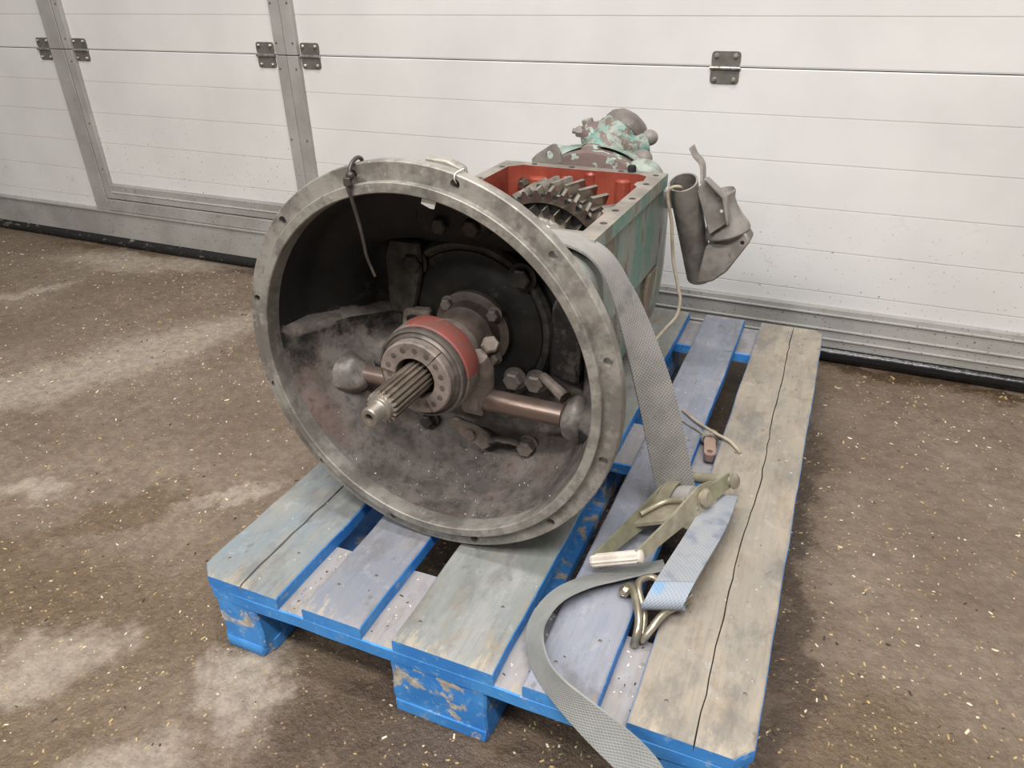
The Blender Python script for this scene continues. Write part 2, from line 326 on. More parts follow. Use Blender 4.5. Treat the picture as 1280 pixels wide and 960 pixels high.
def tube(bm, pts, r, seg=10, n=6, flat=1.0):
    P = smooth_path(pts, n) if n else [Vector(p) for p in pts]
    N = len(P); rings = []; up = None
    for i, p in enumerate(P):
        T = (P[min(i+1, N-1)] - P[max(i-1, 0)]).normalized()
        if up is None:
            up = T.orthogonal().normalized()
        up = (up - T*up.dot(T)).normalized(); s = T.cross(up)
        rr = r[0] + (r[1]-r[0])*i/(N-1) if isinstance(r, tuple) else r
        rings.append([bm.verts.new(p + up*(rr*math.cos(2*PI*k/seg)) + s*(rr*flat*math.sin(2*PI*k/seg))) for k in range(seg)])
    for A, Bq in zip(rings, rings[1:]):
        for k in range(seg): quad(bm, A[k], A[(k+1) % seg], Bq[(k+1) % seg], Bq[k])
    bm.faces.new(list(reversed(rings[0]))); bm.faces.new(rings[-1])
    bmesh.ops.recalc_face_normals(bm, faces=bm.faces[:]); return bm
def ribbon(bm, pts, ws, th, n=6, cross=4):
    """webbing: pts centre line, ws full width vectors, th thickness; UV: u across, v metres along"""
    P = smooth_path(pts, n); Wv = smooth_path(ws, n); N = len(P); uvl = bm.loops.layers.uv.verify()
    rows = []; L = 0.0; Ls = []
    for i, p in enumerate(P):
        if i: L += (p-P[i-1]).length
        Ls.append(L)
        T = (P[min(i+1, N-1)] - P[max(i-1, 0)]).normalized(); w = Wv[i]; nn = T.cross(w).normalized()*(th/2)
        top = [bm.verts.new(p + w*(k/cross-0.5) + nn) for k in range(cross+1)]
        bot = [bm.verts.new(p + w*(k/cross-0.5) - nn) for k in range(cross+1)]
        rows.append(top + bot[::-1])
    m = 2*(cross+1); us = [k/cross for k in range(cross+1)]; us = us + us[::-1]
    for i in range(N-1):
        for k in range(m):
            k2 = (k+1) % m
            f = quad(bm, rows[i][k], rows[i][k2], rows[i+1][k2], rows[i+1][k])
            for lp, (a, b) in zip(f.loops, ((i, k), (i, k2), (i+1, k2), (i+1, k))): lp[uvl].uv = (us[b], Ls[a])
    bm.faces.new(rows[0]); bm.faces.new(rows[-1])
    bmesh.ops.recalc_face_normals(bm, faces=bm.faces[:]); return bm
def ellipsoid(bm, c, r, u=24, v=14, rot=None):
    mat = Matrix.Translation(c) @ (rot.to_matrix().to_4x4() if rot else Matrix()) @ Matrix.Diagonal((r[0], r[1], r[2], 1))
    bmesh.ops.create_uvsphere(bm, u_segments=u, v_segments=v, radius=1.0, matrix=mat); return bm
def rough_up(bm, amt, sc, seed=0.0):
    for v in bm.verts: v.co += noise.noise_vector(v.co*sc + Vector((seed, seed*1.7, 0)))*amt
def hexbolt(bm, c, d, r, h, washer=0.0):
    q = Vector(d).normalized().to_track_quat('Z', 'Y'); c = Vector(c)
    if washer: lathe(bm, [(0, 0), (washer, 0), (washer, 0.0025), (0, 0.0025)], 20, c, d)
    z0 = 0.0025 if washer else 0.0
    lo = [bm.verts.new(c + q @ Vector((r*math.cos(PI*k/3), r*math.sin(PI*k/3), z0))) for k in range(6)]
    mi = [bm.verts.new(c + q @ Vector((r*math.cos(PI*k/3), r*math.sin(PI*k/3), z0+h*0.82))) for k in range(6)]
    hi = [bm.verts.new(c + q @ Vector((r*0.8*math.cos(PI*k/3), r*0.8*math.sin(PI*k/3), z0+h))) for k in range(6)]
    for A, Bq in ((lo, mi), (mi, hi)):
        for k in range(6): quad(bm, A[k], A[(k+1) % 6], Bq[(k+1) % 6], Bq[k])
    bm.faces.new(hi); bmesh.ops.recalc_face_normals(bm, faces=bm.faces[:]); return bm
def gear(bm, cx, cz, y0, y1, ro, rr, ri, n, twist=0.0, tip=0.32, root=0.62, phase=0.0):
    """ring gear along Y, tooth tips at ro, roots at rr, bore ri"""
    out = []
    for k in range(n):
        a = 2*PI*k/n + phase; s = 2*PI/n
        for f, r in ((-root/2, rr), (-tip/2, ro), (tip/2, ro), (root/2, rr)): out.append((a+f*s, r))
    def ring(y, tw, inner): return [bm.verts.new((cx+(ri if inner else r)*math.cos(a+tw), y, cz+(ri if inner else r)*math.sin(a+tw))) for a, r in out]
    A = ring(y0, 0, False); Bq = ring(y1, twist, False); m = len(out)
    if ri > 0:
        Ai = ring(y0, 0, True); Bi = ring(y1, twist, True)
    for i in range(m):
        j = (i+1) % m
        quad(bm, A[i], A[j], Bq[j], Bq[i])
        if ri > 0:
            quad(bm, A[j], A[i], Ai[i], Ai[j]); quad(bm, Bq[i], Bq[j], Bi[j], Bi[i]); quad(bm, Ai[i], Bi[i], Bi[j], Ai[j])
    if ri <= 0: bm.faces.new(list(reversed(A))); bm.faces.new(Bq)
    bmesh.ops.recalc_face_normals(bm, faces=bm.faces[:]); return bm
def loft(bm, rings, cap0=False, cap1=False):
    R = [[bm.verts.new(p) for p in r] for r in rings]; m = len(R[0])
    for A, Bq in zip(R, R[1:]):
        for i in range(m): quad(bm, A[i], A[(i+1) % m], Bq[(i+1) % m], Bq[i])
    if cap0: bm.faces.new(list(reversed(R[0])))
    if cap1: bm.faces.new(R[-1])
    bmesh.ops.recalc_face_normals(bm, faces=bm.faces[:]); return bm

MAT = {}            # world matrix of each parent empty
def obj(name, bm, mat, parent=None, frame=None, ang=35, kind=None, smooth=True):
    """link bm as ONE mesh object. Mesh coordinates are in 'frame' (matrix to world); default the world."""
    me = bpy.data.meshes.new(name)
    Mx = frame or Matrix()
    if parent is not None: Mx = MAT[parent.name].inverted() @ Mx
    bm.transform(Mx); bm.to_mesh(me); bm.free()
    for m_ in (mat if isinstance(mat, (list, tuple)) else [mat]): me.materials.append(M[m_])
    if smooth:
        me.polygons.foreach_set('use_smooth', [True]*len(me.polygons)); me.set_sharp_from_angle(angle=math.radians(ang))
    o = bpy.data.objects.new(name, me); COL.objects.link(o)
    if parent is not None: o.parent = parent
    MAT[o.name] = MAT[parent.name] if parent is not None else Matrix()
    if kind: o['kind'] = kind
    return o
def thing(name, loc, label=None, cat=None, rot=(0, 0, 0), group=None, kind=None):
    o = bpy.data.objects.new(name, None); COL.objects.link(o); o.location = loc; o.rotation_euler = rot
    o.empty_display_size = 0.05
    MAT[o.name] = Matrix.Translation(loc) @ Euler(rot).to_matrix().to_4x4()
    if label: o['label'] = label
    if cat: o['category'] = cat
    if group: o['group'] = group
    if kind: o['kind'] = kind
    return o
def inst(src, parent, loc, name, rot=None):
    c = bpy.data.objects.new(name, src.data); COL.objects.link(c); c.parent = parent; c.location = loc
    if rot: c.rotation_euler = rot
    MAT[c.name] = MAT[parent.name] @ Matrix.Translation(loc); return c

# ================================================================== THE SETTING
bm = B(); bmesh.ops.create_grid(bm, x_segments=8, y_segments=8, size=1.0)
for v in bm.verts: v.co = Vector((v.co.x*4.2-0.4, v.co.y*3.2-1.75, 0))
floor = obj('floor', bm, 'floor', kind='structure', smooth=False)

DM = Matrix.Translation((0, 1.3612, 0)) @ Matrix.Rotation(-0.014, 4, 'Z')
door = thing('door_1', (0, 1.3612, 0), rot=(0, 0, -0.014), kind='structure')
wick = thing('door_2', (-1.27, 1.3612+0.0178, 0.145), rot=(0, 0, -0.014), kind='structure')
MAT[wick.name] = Matrix.Translation((-1.27, 1.3612+0.0178, 0.145)) @ Matrix.Rotation(-0.014, 4, 'Z')
XL, XR = -3.0, 2.4
RIBS = [0.143, 0.181, 0.286, 0.390, 0.494, 0.598, 0.702] + [0.702+0.1045*k for k in range(1, 16)]
SEAMS = {6, 11, 16, 21}
def slat(x0, x1, z0, z1, parent, mat, seam_top):
    """one rib of the sandwich panel: face proud at the middle, its long edges rolled back into the groove"""
    g = 0.0016 if seam_top else 0.0007
    e = 0.005
    if seam_top: prof = [(0.040, z0), (0.0011, z0), (0, z0+0.0035), (0, z1-0.004), (0.0025, z1-0.0022), (0.02, z1-0.0022), (0.040, z1-0.0022)]
    else: prof = [(0.040, z0), (0.0013, z0), (0, z0+0.0035), (0, z1), (0.040, z1)]
    obj('panel_slat', prism(B(), prof, x0, x1, 'X'), mat, parent, DM, smooth=False)
for i in range(len(RIBS)-1):
    z0, z1 = RIBS[i], RIBS[i+1]; s = (i+1) in SEAMS
    slat(XL, -1.806, z0, z1, door, 'door_white', s)
    slat(-0.748, XR, z0, z1, door, 'door_white', s)
    if z1 > 0.245:
        slat(-1.702, -0.829, max(z0, 0.243), z1, wick, 'door_white_wicket', s)
# frame profiles of the door and of the wicket in it (cut at the hinge seam, as the sections are)
for (z0, z1) in ((0.143, 0.7005), (0.7025, 1.223), (1.225, 2.25)):
    obj('frame_post', box(B(), (-1.806, -0.016, z0), (-1.7395, 0.04, z1), 0.0015), 'alu', door, DM)
    obj('frame_post', box(B(), (-0.7875, -0.016, z0), (-0.748, 0.04, z1), 0.0015), 'alu', door, DM)
    obj('wicket_stile', box(B(), (-1.7365, -0.014, max(z0, 0.190)), (-1.702, 0.04, z1), 0.0015), 'alu', wick, DM)
    obj('wicket_stile', box(B(), (-0.829, -0.014, max(z0, 0.190)), (-0.7905, 0.04, z1), 0.0015), 'alu', wick, DM)
obj('wicket_bottom_rail', box(B(), (-1.702, -0.012, 0.190), (-0.829, 0.04, 0.2425), 0.0015), 'alu', wick, DM)
obj('wicket_rail_lip', box(B(), (-1.702, -0.0145, 0.214), (-0.829, -0.011, 0.218), 0.0006), 'alu_light', wick, DM)
obj('threshold', box(B(), (-1.7395, -0.016, 0.1445), (-0.7875, 0.04, 0.1865), 0.0015), 'alu', door, DM)
obj('gap_backing', box(B(), (-1.80, 0.036, 0.15), (-0.75, 0.05, 2.25)), 'dark_gap', door, DM)
# bottom rail: stepped aluminium extrusion with raised lips
prof = [(0.04, 0.040), (-0.012, 0.040), (-0.013, 0.060), (-0.0165, 0.0615), (-0.0165, 0.0645), (-0.013, 0.066), (-0.0125, 0.086), (-0.0165, 0.0875), (-0.0165, 0.0905), (-0.0125, 0.092),
        (-0.012, 0.126), (-0.016, 0.1275), (-0.016, 0.1305), (-0.012, 0.132), (-0.011, 0.143), (0.04, 0.143)]
obj('bottom_rail', prism(B(), prof, -0.76, XR, 'X'), 'alu', door, DM)
prof2 = [(0.04, 0.040), (-0.014, 0.040), (-0.015, 0.060), (-0.0145, 0.135), (-0.020, 0.1365), (-0.020, 0.1415), (-0.0145, 0.143), (0.04, 0.143)]
obj('bottom_rail', prism(B(), prof2, XL, -0.762, 'X'), 'alu', door, DM)
# rubber seal, a sagging half tube
bm = B(); rings = []
for i in range(110):
    x = XL + (XR-XL)*i/109; sag = 0.003*noise.noise(Vector((x*3, 0, 0))); rings.append([Vector((x, y*1.0+0.002*noise.noise(Vector((x*9, y*40, z*40))), max(0.0004, z+(sag if z < 0.03 else 0)))) for y, z in ((0.03, 0.041), (0.03, 0.001), (-0.012, 0.001), (-0.021, 0.008), (-0.024, 0.018), (-0.020, 0.030), (-0.010, 0.041))])
obj('rubber_seal', loft(bm, rings, True, True), 'seal', door, DM, ang=60)
# hinges
def hinge(xc, parent, flip):
    z = 0.7005; w = 0.033
    def plate(x0, x1, z0, z1, c=0.007):
        return [(x0+c, z0), (x1-c, z0), (x1-c*0.3, z0+c*0.3), (x1, z0+c), (x1, z1-c), (x1-c*0.3, z1-c*0.3), (x1-c, z1), (x0+c, z1), (x0+c*0.3, z1-c*0.3), (x0, z1-c), (x0, z0+c), (x0+c*0.3, z0+c*0.3)]
    bm = B(); prism(bm, plate(xc-w, xc+w, z+0.003, z+0.035), -0.0032, 0.0, 'Y'); prism(bm, plate(xc-w, xc+w, z-0.035, z-0.004), -0.0032, 0.0, 'Y')
    h = obj('hinge', bm, 'hinge', parent, DM)
    for a, b in ((xc-w-0.002, xc-w*0.42), (xc-w*0.38, xc+w*0.38), (xc+w*0.42, xc+w+0.002)):
        obj('knuckle', lathe(B(), [(0, a), (0.0042, a), (0.0042, b), (0, b)], 12, (0, -0.0045, z-0.001), (1, 0, 0)), 'hinge_pin', h, DM)
    for sx in (-1, 1):
        for dz in (0.026, -0.026):
            obj('screw', hexbolt(B(), (xc+sx*0.022, -0.003, z+dz), (0, -1, 0), 0.0042, 0.0038, 0.0058), 'hinge_pin', h, DM)
hinge(-1.849, door, 1); hinge(-0.711, door, 0); hinge(0.481, door, 0); hinge(-1.670, wick, 0); hinge(-0.875, wick, 0)
rv = None
for zz in (0.30, 0.46, 0.665, 0.735, 0.84):
    for xx, par in ((-1.716, wick), (-0.819, wick), (-0.758, door)):
        if rv is None:
            rv = obj('rivet', lathe(B(), [(0.0032, 0), (0.0028, 0.0012), (0, 0.0018)], 10, (0, 0, 0), (0, -1, 0)), 'hinge', par, MAT[par.name])
            rv.location = MAT[par.name].inverted() @ (DM @ Vector((xx, -0.0145, zz)))
        else:
            inst(rv, par, MAT[par.name].inverted() @ (DM @ Vector((xx, -0.0145 if par is wick else -0.0165, zz))), 'rivet')
# wall either side of and above the door
obj('wall_back', box(B(), (-4.6, 1.42, 0), (-2.96, 1.6, 3.4)), 'wall', kind='structure', smooth=False)
obj('wall_back_right', box(B(), (2.36, 1.36, 0), (3.8, 1.6, 3.4)), 'wall', kind='structure', smooth=False)
obj('wall_back_top', box(B(), (-2.96, 1.40, 2.27), (2.36, 1.6, 3.4)), 'wall', kind='structure', smooth=False)

# ================================================================== PALLET
TOP = 0.144
pal = thing('pallet', (0.4, 0.6, 0), 'blue painted wooden pallet with worn grey boards under the gearbox', 'pallet')
def board(name, x0, x1, y0, y1, z0, z1, mats, chamf=(), crack=None, seed=0.0, wob=0.0016):
    """plank along Y: worn edges, optional split; mats = (top, sides)"""
    bm = B(); NS = 44; rows = []
    ys = [y0, y0+0.006, y0+0.020] + [y0+0.020+(y1-y0-0.04)*k/NS for k in range(1, NS)] + [y1-0.020, y1-0.006, y1]
    for y in ys:
        a, b = x0, x1
        e0, e1 = y-y0, y1-y
        if 'fl' in chamf and e0 < 0.020: a += 0.020-e0
        if 'fr' in chamf and e0 < 0.020: b -= 0.020-e0
        if 'br' in chamf and e1 < 0.020: b -= 0.020-e1
        if 'bl' in chamf and e1 < 0.020: a += 0.020-e1
        N = lambda k: noise.noise(Vector((seed*3.1+k*7.7, y*9.0, k)))*wob + noise.noise(Vector((seed+k*3.3, y*45.0, k)))*wob*0.6
        r = 0.0028 + 0.0016*abs(noise.noise(Vector((seed, y*20, 5))))
        tz = z1 + (-0.0018 if min(e0, e1) < 0.004 else 0) + noise.noise(Vector((seed, y*5, 9)))*0.0008
        a += N(1); b += N(2)
        if crack:
            cx, yc0, yc1, w = crack; cx = cx + 0.011*noise.noise(Vector((seed, y*4, 3))) + 0.003*noise.noise(Vector((seed, y*30, 3)))
            on = yc0 <= y <= yc1; gw = (w*(0.7+0.6*abs(noise.noise(Vector((seed, y*14, 1)))))) if on else 0.0002; gd = 0.012 if on else 0.0001
        else:
            cx = (a+b)/2; gw = 0.0002; gd = 0.0
        prof = [(a, z0), (b, z0), (b, tz-r), (b-r*0.35, tz-r*0.35), (b-r, tz), (cx+gw, tz), (cx, tz-gd), (cx-gw, tz), (a+r, tz), (a+r*0.35, tz-r*0.35), (a, tz-r)]
        rows.append([bm.verts.new((x, y, z)) for x, z in prof])
    m = len(rows[0])
    for A, Bq in zip(rows, rows[1:]):
        for i in range(m):
            f = quad(bm, A[i], A[(i+1) % m], Bq[(i+1) % m], Bq[i])
            f.material_index = 0 if 3 <= i <= 8 else 1
    for r_ in (rows[0], rows[-1]):
        f = bm.faces.new(r_); f.material_index = 1
    bmesh.ops.recalc_face_normals(bm, faces=bm.faces[:])
    return obj(name, bm, mats, pal, ang=28)
DB = TOP-0.022
board('deck_board', 0.0, 0.147, 0, 1.2, DB, TOP, ('deck_a', 'blue'), ('fl', 'bl'), (0.083, 0.0, 0.55, 0.0022), 1.1, 0.003)
board('deck_board', 0.190, 0.287, 0, 1.2, DB, TOP, ('deck_b', 'blue'), (), None, 2.3)
board('deck_board', 0.337, 0.485, 0, 1.2, DB, TOP, ('deck_c', 'blue'), (), None, 3.7)
board('deck_board', 0.525, 0.620, 0, 1.2, DB, TOP, ('deck_d', 'blue'), (), None, 4.9)
board('deck_board', 0.658, 0.802, 0, 1.2, DB, TOP, ('deck_e', 'blue'), ('fr', 'br'), (0.738, -0.01, 1.21, 0.0011), 6.2)
def cross(y0, y1, seed):
    bm = B(); rows = []; z0, z1 = DB-0.022, DB-0.0004
    for k in range(41):
        x = 0.002+0.796*k/40; a = y0+0.0018*noise.noise(Vector((x*14, seed, 0))); b = y1+0.0018*noise.noise(Vector((x*14, seed, 4))); r = 0.002
        if x < 0.02: a += 0.02-x
        if x > 0.78: a += x-0.78
        rows.append([bm.verts.new((x, y, z)) for y, z in ((a, z0), (b, z0), (b, z1-r), (b-r, z1), (a+r, z1), (a, z1-r))])
    for A, Bq in zip(rows, rows[1:]):
        for i in range(6):
            f = quad(bm, A[i], A[(i+1) % 6], Bq[(i+1) % 6], Bq[i]); f.material_index = 0 if i == 3 else 1
    for r_ in (rows[0], rows[-1]): bm.faces.new(r_).material_index = 1
    bmesh.ops.recalc_face_normals(bm, faces=bm.faces[:])
    obj('cross_board', bm, ('cross', 'blue'), pal, ang=28)
cross(0.0, 0.146, 1); cross(0.5275, 0.6725, 2); cross(1.054, 1.2, 3)
ZB = DB-0.0224
def block(x0, x1, y0, y1, ch, seed):
    bm = B(); c = 0.022
    poly = [(x0+(c if 'fl' in ch else .003), y0), (x1-(c if 'fr' in ch else .003), y0), (x1, y0+(c if 'fr' in ch else .003)), (x1, y1-(c if 'br' in ch else .003)), (x1-(c if 'br' in ch else .003), y1), (x0+(c if 'bl' in ch else .003), y1), (x0, y1-(c if 'bl' in ch else .003)), (x0, y0+(c if 'fl' in ch else .003))]
    prism(bm, poly, 0.0225, ZB, 'Z')
    bmesh.ops.subdivide_edges(bm, edges=bm.edges[:], cuts=6, use_grid_fill=True)
    for v in bm.verts:
        if 0.026 < v.co.z < ZB-0.004: v.co += noise.noise_vector(v.co*26+Vector((seed, 0, 0)))*0.0035
    obj('block', bm, 'blue_block', pal, ang=40)
def runner(x0, x1, ch, seed):
    bm = B(); c = 0.024; rows = []
    poly = [(x0+(c if 'l' in ch else .002), 0), (x1-(c*.4 if 'l' in ch else c if 'r' in ch else .002), 0), (x1, c), (x1, 1.2-c), (x1-c, 1.2), (x0+c, 1.2), (x0, 1.2-c), (x0, c)]
    prism(bm, poly, 0.0003, 0.0222, 'Z', 0.0015); obj('bottom_runner', bm, 'blue_block', pal)
for y0, y1, k in ((0.002, 0.146, 'f'), (0.528, 0.672, 'm'), (1.054, 1.198, 'b')):
    block(0.003, 0.10, y0, y1, {'f': ('fl',), 'm': (), 'b': ('bl',)}[k], 1)
    block(0.3275, 0.4725, y0, y1, (), 2)
    block(0.70, 0.797, y0, y1, {'f': ('fr',), 'm': (), 'b': ('br',)}[k], 3)
runner(0.002, 0.102, 'l', 1); runner(0.3275, 0.4725, '', 2); runner(0.698, 0.798, 'r', 3)
# nail heads
nl = None
for (xa, xb) in ((0.03, 0.115), (0.215, 0.262), (0.365, 0.455), (0.548, 0.597), (0.69, 0.77)):
    for yy, xx in ((0.05, xa), (0.10, xb), (0.60, xa), (0.61, xb), (1.10, xb), (1.16, xa)):
        for _ in (0,):
            x_, y_ = xx+random.uniform(-.01, .01), yy+random.uniform(-.012, .012); L = Vector((x_-0.4, y_-0.6, TOP+0.0001))
            if nl is None:
                nl = obj('nail', lathe(B(), [(0.0026, -0.003), (0.0026, 0.0002), (0.0020, 0.0004), (0, 0.0004)], 10, (0, 0, 0), (0, 0, 1)), 'nail', pal, MAT[pal.name]); nl.location = L
            else: inst(nl, pal, L, 'nail')

# ================================================================== GEARBOX
GC = Vector((0.2965, 0.1956, 0.4355)); AZ, EL = 0.0158, -0.0070
GF = Matrix.Translation(GC) @ Euler((EL, 0, -AZ)).to_matrix().to_4x4()          # axis frame: x right, y back, z up, flange face at y=0
base = GF @ Vector((0, 0.3, -0.2900)); base.z = TOP
gb = thing('gearbox', base, 'opened truck gearbox with round bell housing, mint green case and red interior', 'gearbox')
def G(name, bm, mat, parent=None, **k): return obj(name, bm, mat, parent or gb, GF, **k)
RO = 0.2855
# --- flange with twelve holes: built sector by sector so the holes are real
HR, HRAD = 0.2738, 0.0062
def ring_with_holes(bm, ri, ro, y0, y1, nh, hr, hrad, ph):
    """flat annulus front y0, back y1, through holes"""
    for side, y in ((0, y0), (1, y1)):
        for k in range(nh):
            a0 = ph + 2*PI*(k-0.5)/nh; a1 = ph + 2*PI*(k+0.5)/nh; ac = ph + 2*PI*k/nh
            dw = 0.05                       # half angle of the patch round the hole
            def P(r, a): return bm.verts.new((r*math.cos(a), y, r*math.sin(a)))
            ns = 6
            for s0, s1 in ((a0, ac-dw), (ac+dw, a1)):
                for q in range(ns):
                    b0 = s0+(s1-s0)*q/ns; b1 = s0+(s1-s0)*(q+1)/ns
                    quad(bm, P(ri, b0), P(ro, b0), P(ro, b1), P(ri, b1))
            # patch: square boundary to circle
            m = 16; cxz = (hr*math.cos(ac), hr*math.sin(ac)); out = []; inn = []
            for q in range(m):
                th = 2*PI*q/m; cu, su = math.cos(th), math.sin(th); s = 1/max(abs(cu), abs(su))
                u, v = cu*s, su*s           # u radial, v tangential in [-1,1]
                r = (ri+ro)/2 + u*(ro-ri)/2; a = ac + v*dw; out.append((r*math.cos(a), r*math.sin(a)))
                inn.append((cxz[0]+hrad*(cu*math.cos(ac)-su*math.sin(ac)), cxz[1]+hrad*(cu*math.sin(ac)+su*math.cos(ac))))
            ov = [bm.verts.new((x, y, z)) for x, z in out]; iv = [bm.verts.new((x, y, z)) for x, z in inn]
            for q in range(m): quad(bm, ov[q], ov[(q+1) % m], iv[(q+1) % m], iv[q])
            if side == 0:
                iv2 = [bm.verts.new((x, y1, z)) for x, z in inn]
                for q in range(m): quad(bm, iv[q], iv[(q+1) % m], iv2[(q+1) % m], iv2[q])
bm = B(); ring_with_holes(bm, 0.2625, RO-0.0015, 0.0, 0.018, 12, HR, HRAD, math.radians(15))
lathe(bm, [(RO-0.0015, 0.0), (RO, 0.0015), (RO, 0.0165), (RO-0.0015, 0.018)], 240)
lathe(bm, [(0.2625, 0.0), (0.2625, -0.0095), (0.2615, -0.0105), (0.2503, -0.0105), (0.2490, -0.0092), (0.2488, 0.016)], 240)
bm.normal_update()
for f in bm.faces:
    c_ = f.calc_center_median(); want = None; rr = math.hypot(c_.x, c_.z)
    if abs(f.normal.y) > 0.9: want = Vector((0, -1 if c_.y < 0.009 else 1, 0))
    elif rr > 0.284: want = Vector((c_.x, 0, c_.z))
    elif rr < 0.256: want = Vector((-c_.x, -0.01, -c_.z))
    elif rr < 0.2635: want = Vector((c_.x, -0.01, c_.z))
    if want is not None and f.normal.dot(want) < 0: f.normal_flip()
fl = G('flange', bm, 'flange', smooth=False)
# --- bell: inside and outside walls as one casting
SEG = 240
def rsq(a, hw, zt, zb, cr, p=5.0):
    """distance from axis to a rounded box with half width hw, top zt, bottom zb"""
    dx, dz = math.cos(a), math.sin(a); h = zt if dz >= 0 else zb
    return 1.0/((abs(dx)/hw)**p + (abs(dz)/h)**p)**(1/p)
def bell_in(a, y):
    base = 0.2488 - 0.10*max(0, y-0.016) - 0.9*max(0, y-0.11)**1.6*3
    d = math.degrees(a) % 360
    if 176 < d < 250:
        w = 1.0 if d > 177.2 else (d-176)/1.2
        if d > 212: w = 0.5+0.5*math.cos(PI*(d-212)/38)
        base -= w*(0.010*min(1, max(0, (y-0.018)/0.02)) + 0.046*min(1, max(0, (y-0.018)/0.15)))
    base = min(base, bell_out(a, max(y, 0.02))-0.008)
    base -= 0.006*math.exp(-((d-203)/9.5)**2-((y-0.100)/0.042)**2) + 0.014*math.exp(-((d-337)/9.0)**2-((y-0.100)/0.038)**2)
    return base
def bell_out(a, y):
    c = 0.2640 - 0.10*(y-0.018); s = rsq(a, 0.186, 0.1365, 0.225, 0.06); t = min(1, max(0, (y-0.05)/0.13)); t = t*t*(3-2*t)
    return c*(1-t)+s*t
bm = B(); rin = []
YS = [0.016, 0.022] + [0.03+0.0075*k for k in range(18)] + [0.165, 0.171, 0.176, 0.183, 0.186]
for y in YS:
    rin.append([Vector((bell_in(2*PI*i/SEG, y)*(1 if y < 0.17 else 1-0.09*((y-0.165)/0.021)**2)*math.cos(2*PI*i/SEG), y, bell_in(2*PI*i/SEG, y)*(1 if y < 0.17 else 1-0.09*((y-0.165)/0.021)**2)*math.sin(2*PI*i/SEG))) for i in range(SEG)])
for f in (0.75, 0.5, 0.25): rin.append([Vector((p.x*f, 0.187, p.z*f)) for p in rin[len(YS)-1]])
loft(bm, rin, False, True)
for v in bm.verts:
    if v.co.y > 0.02 and v.co.y < 0.18: v.co += noise.noise_vector(v.co*22)*0.0016
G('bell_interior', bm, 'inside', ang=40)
bm = B(); ro = []
for y in (0.018, 0.05, 0.08, 0.11, 0.14, 0.17, 0.19, 0.225):
    ro.append([Vector((bell_out(2*PI*i/SEG, y)*math.cos(2*PI*i/SEG), y, bell_out(2*PI*i/SEG, y)*math.sin(2*PI*i/SEG))) for i in range(SEG)])
G('bell_shell', loft(bm, ro, False, True), 'mint_grey', ang=40)
bm = B(); prism(bm, [(0.020, 0.258), (0.078, 0.248), (0.070, 0.279), (0.050, 0.2865), (0.022, 0.2880)], 0.0185, 0.034, 'Y', 0.002); G('casting_lug', bm, 'flange')
# --- inside the bell
for z0, y0, y1 in ((0, 0.165, 0.186),):
    G('cover_ring', lathe(B(), [(0.100, 0.186), (0.138, 0.186), (0.138, 0.176), (0.132, 0.170), (0.126, 0.170), (0.121, 0.174), (0.100, 0.176)], 72, (-0.010, 0, 0.0)), 'cover_ring')
G('bearing_cover', lathe(B(), [(0.121, 0.184), (0.121, 0.174), (0.119, 0.172), (0.105, 0.171), (0.100, 0.168), (0.074, 0.166), (0, 0.166)], 72, (-0.010, 0, 0.0)), 'cover')
bm = B(); prism(bm, [(-0.125, -0.02), (-0.088, -0.02), (-0.070, 0.01), (-0.072, 0.022), (-0.118, 0.018)], 0.150, 0.170, 'Y', 0.004); G('cover_pad', bm, 'fork')
bm = B(); ellipsoid(bm, (-0.098, 0.1495, 0.004), (0.014, 0.003, 0.008)); G('oil_slot', bm, 'hole')
# square pads and their bolts around the cover
bm = B(); prism(bm, [(-0.150, 0.005), (-0.105, 0.005), (-0.085, 0.075), (-0.085, 0.128), (-0.138, 0.128), (-0.150, 0.10)], 0.160, 0.187, 'Y', 0.004); G('wall_pad', bm, 'cover_ring')
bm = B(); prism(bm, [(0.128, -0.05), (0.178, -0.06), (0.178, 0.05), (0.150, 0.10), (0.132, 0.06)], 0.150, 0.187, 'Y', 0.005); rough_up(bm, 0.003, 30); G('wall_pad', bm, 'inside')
bm = B(); tube(bm, [(0.120, 0.150, -0.052), (0.165, 0.125, -0.066)], (0.007, 0.010), 10, 4); G('stiffening_rib', bm, 'fork')
def gbolt(c, d, r, h, mat, w=0.0, name='bolt'): return G(name, hexbolt(B(), c, d, r, h, w), mat)
F = (0, -1, 0)
for (x, z) in ((0.080, 0.092), (-0.100, 0.092)): gbolt((x, 0.170, z), F, 0.016, 0.012, 'boltd', 0.022)
gbolt((0.067, 0.168, -0.075), F, 0.0155, 0.016, 'bolt', 0.019); gbolt((0.104, 0.168, -0.072), F, 0.0155, 0.016, 'bolt', 0.019)
gbolt((-0.091, 0.162, -0.182), F, 0.0125, 0.016, 'boltd', 0.017); gbolt((0.092, 0.158, -0.186), F, 0.0145, 0.018, 'bolt', 0.018)
gbolt((-0.012, 0.106, 0.178), F, 0.012, 0.012, 'boltd'); gbolt((0.036, 0.106, 0.180), F, 0.013, 0.012, 'boltd')
bm = B(); prism(bm, [(-0.055, 0.176), (-0.040, 0.162), (0.05, 0.162), (0.062, 0.176), (0.060, 0.215), (-0.055, 0.215)], 0.105, 0.150, 'Y', 0.006); G('selector_boss', bm, 'inside')
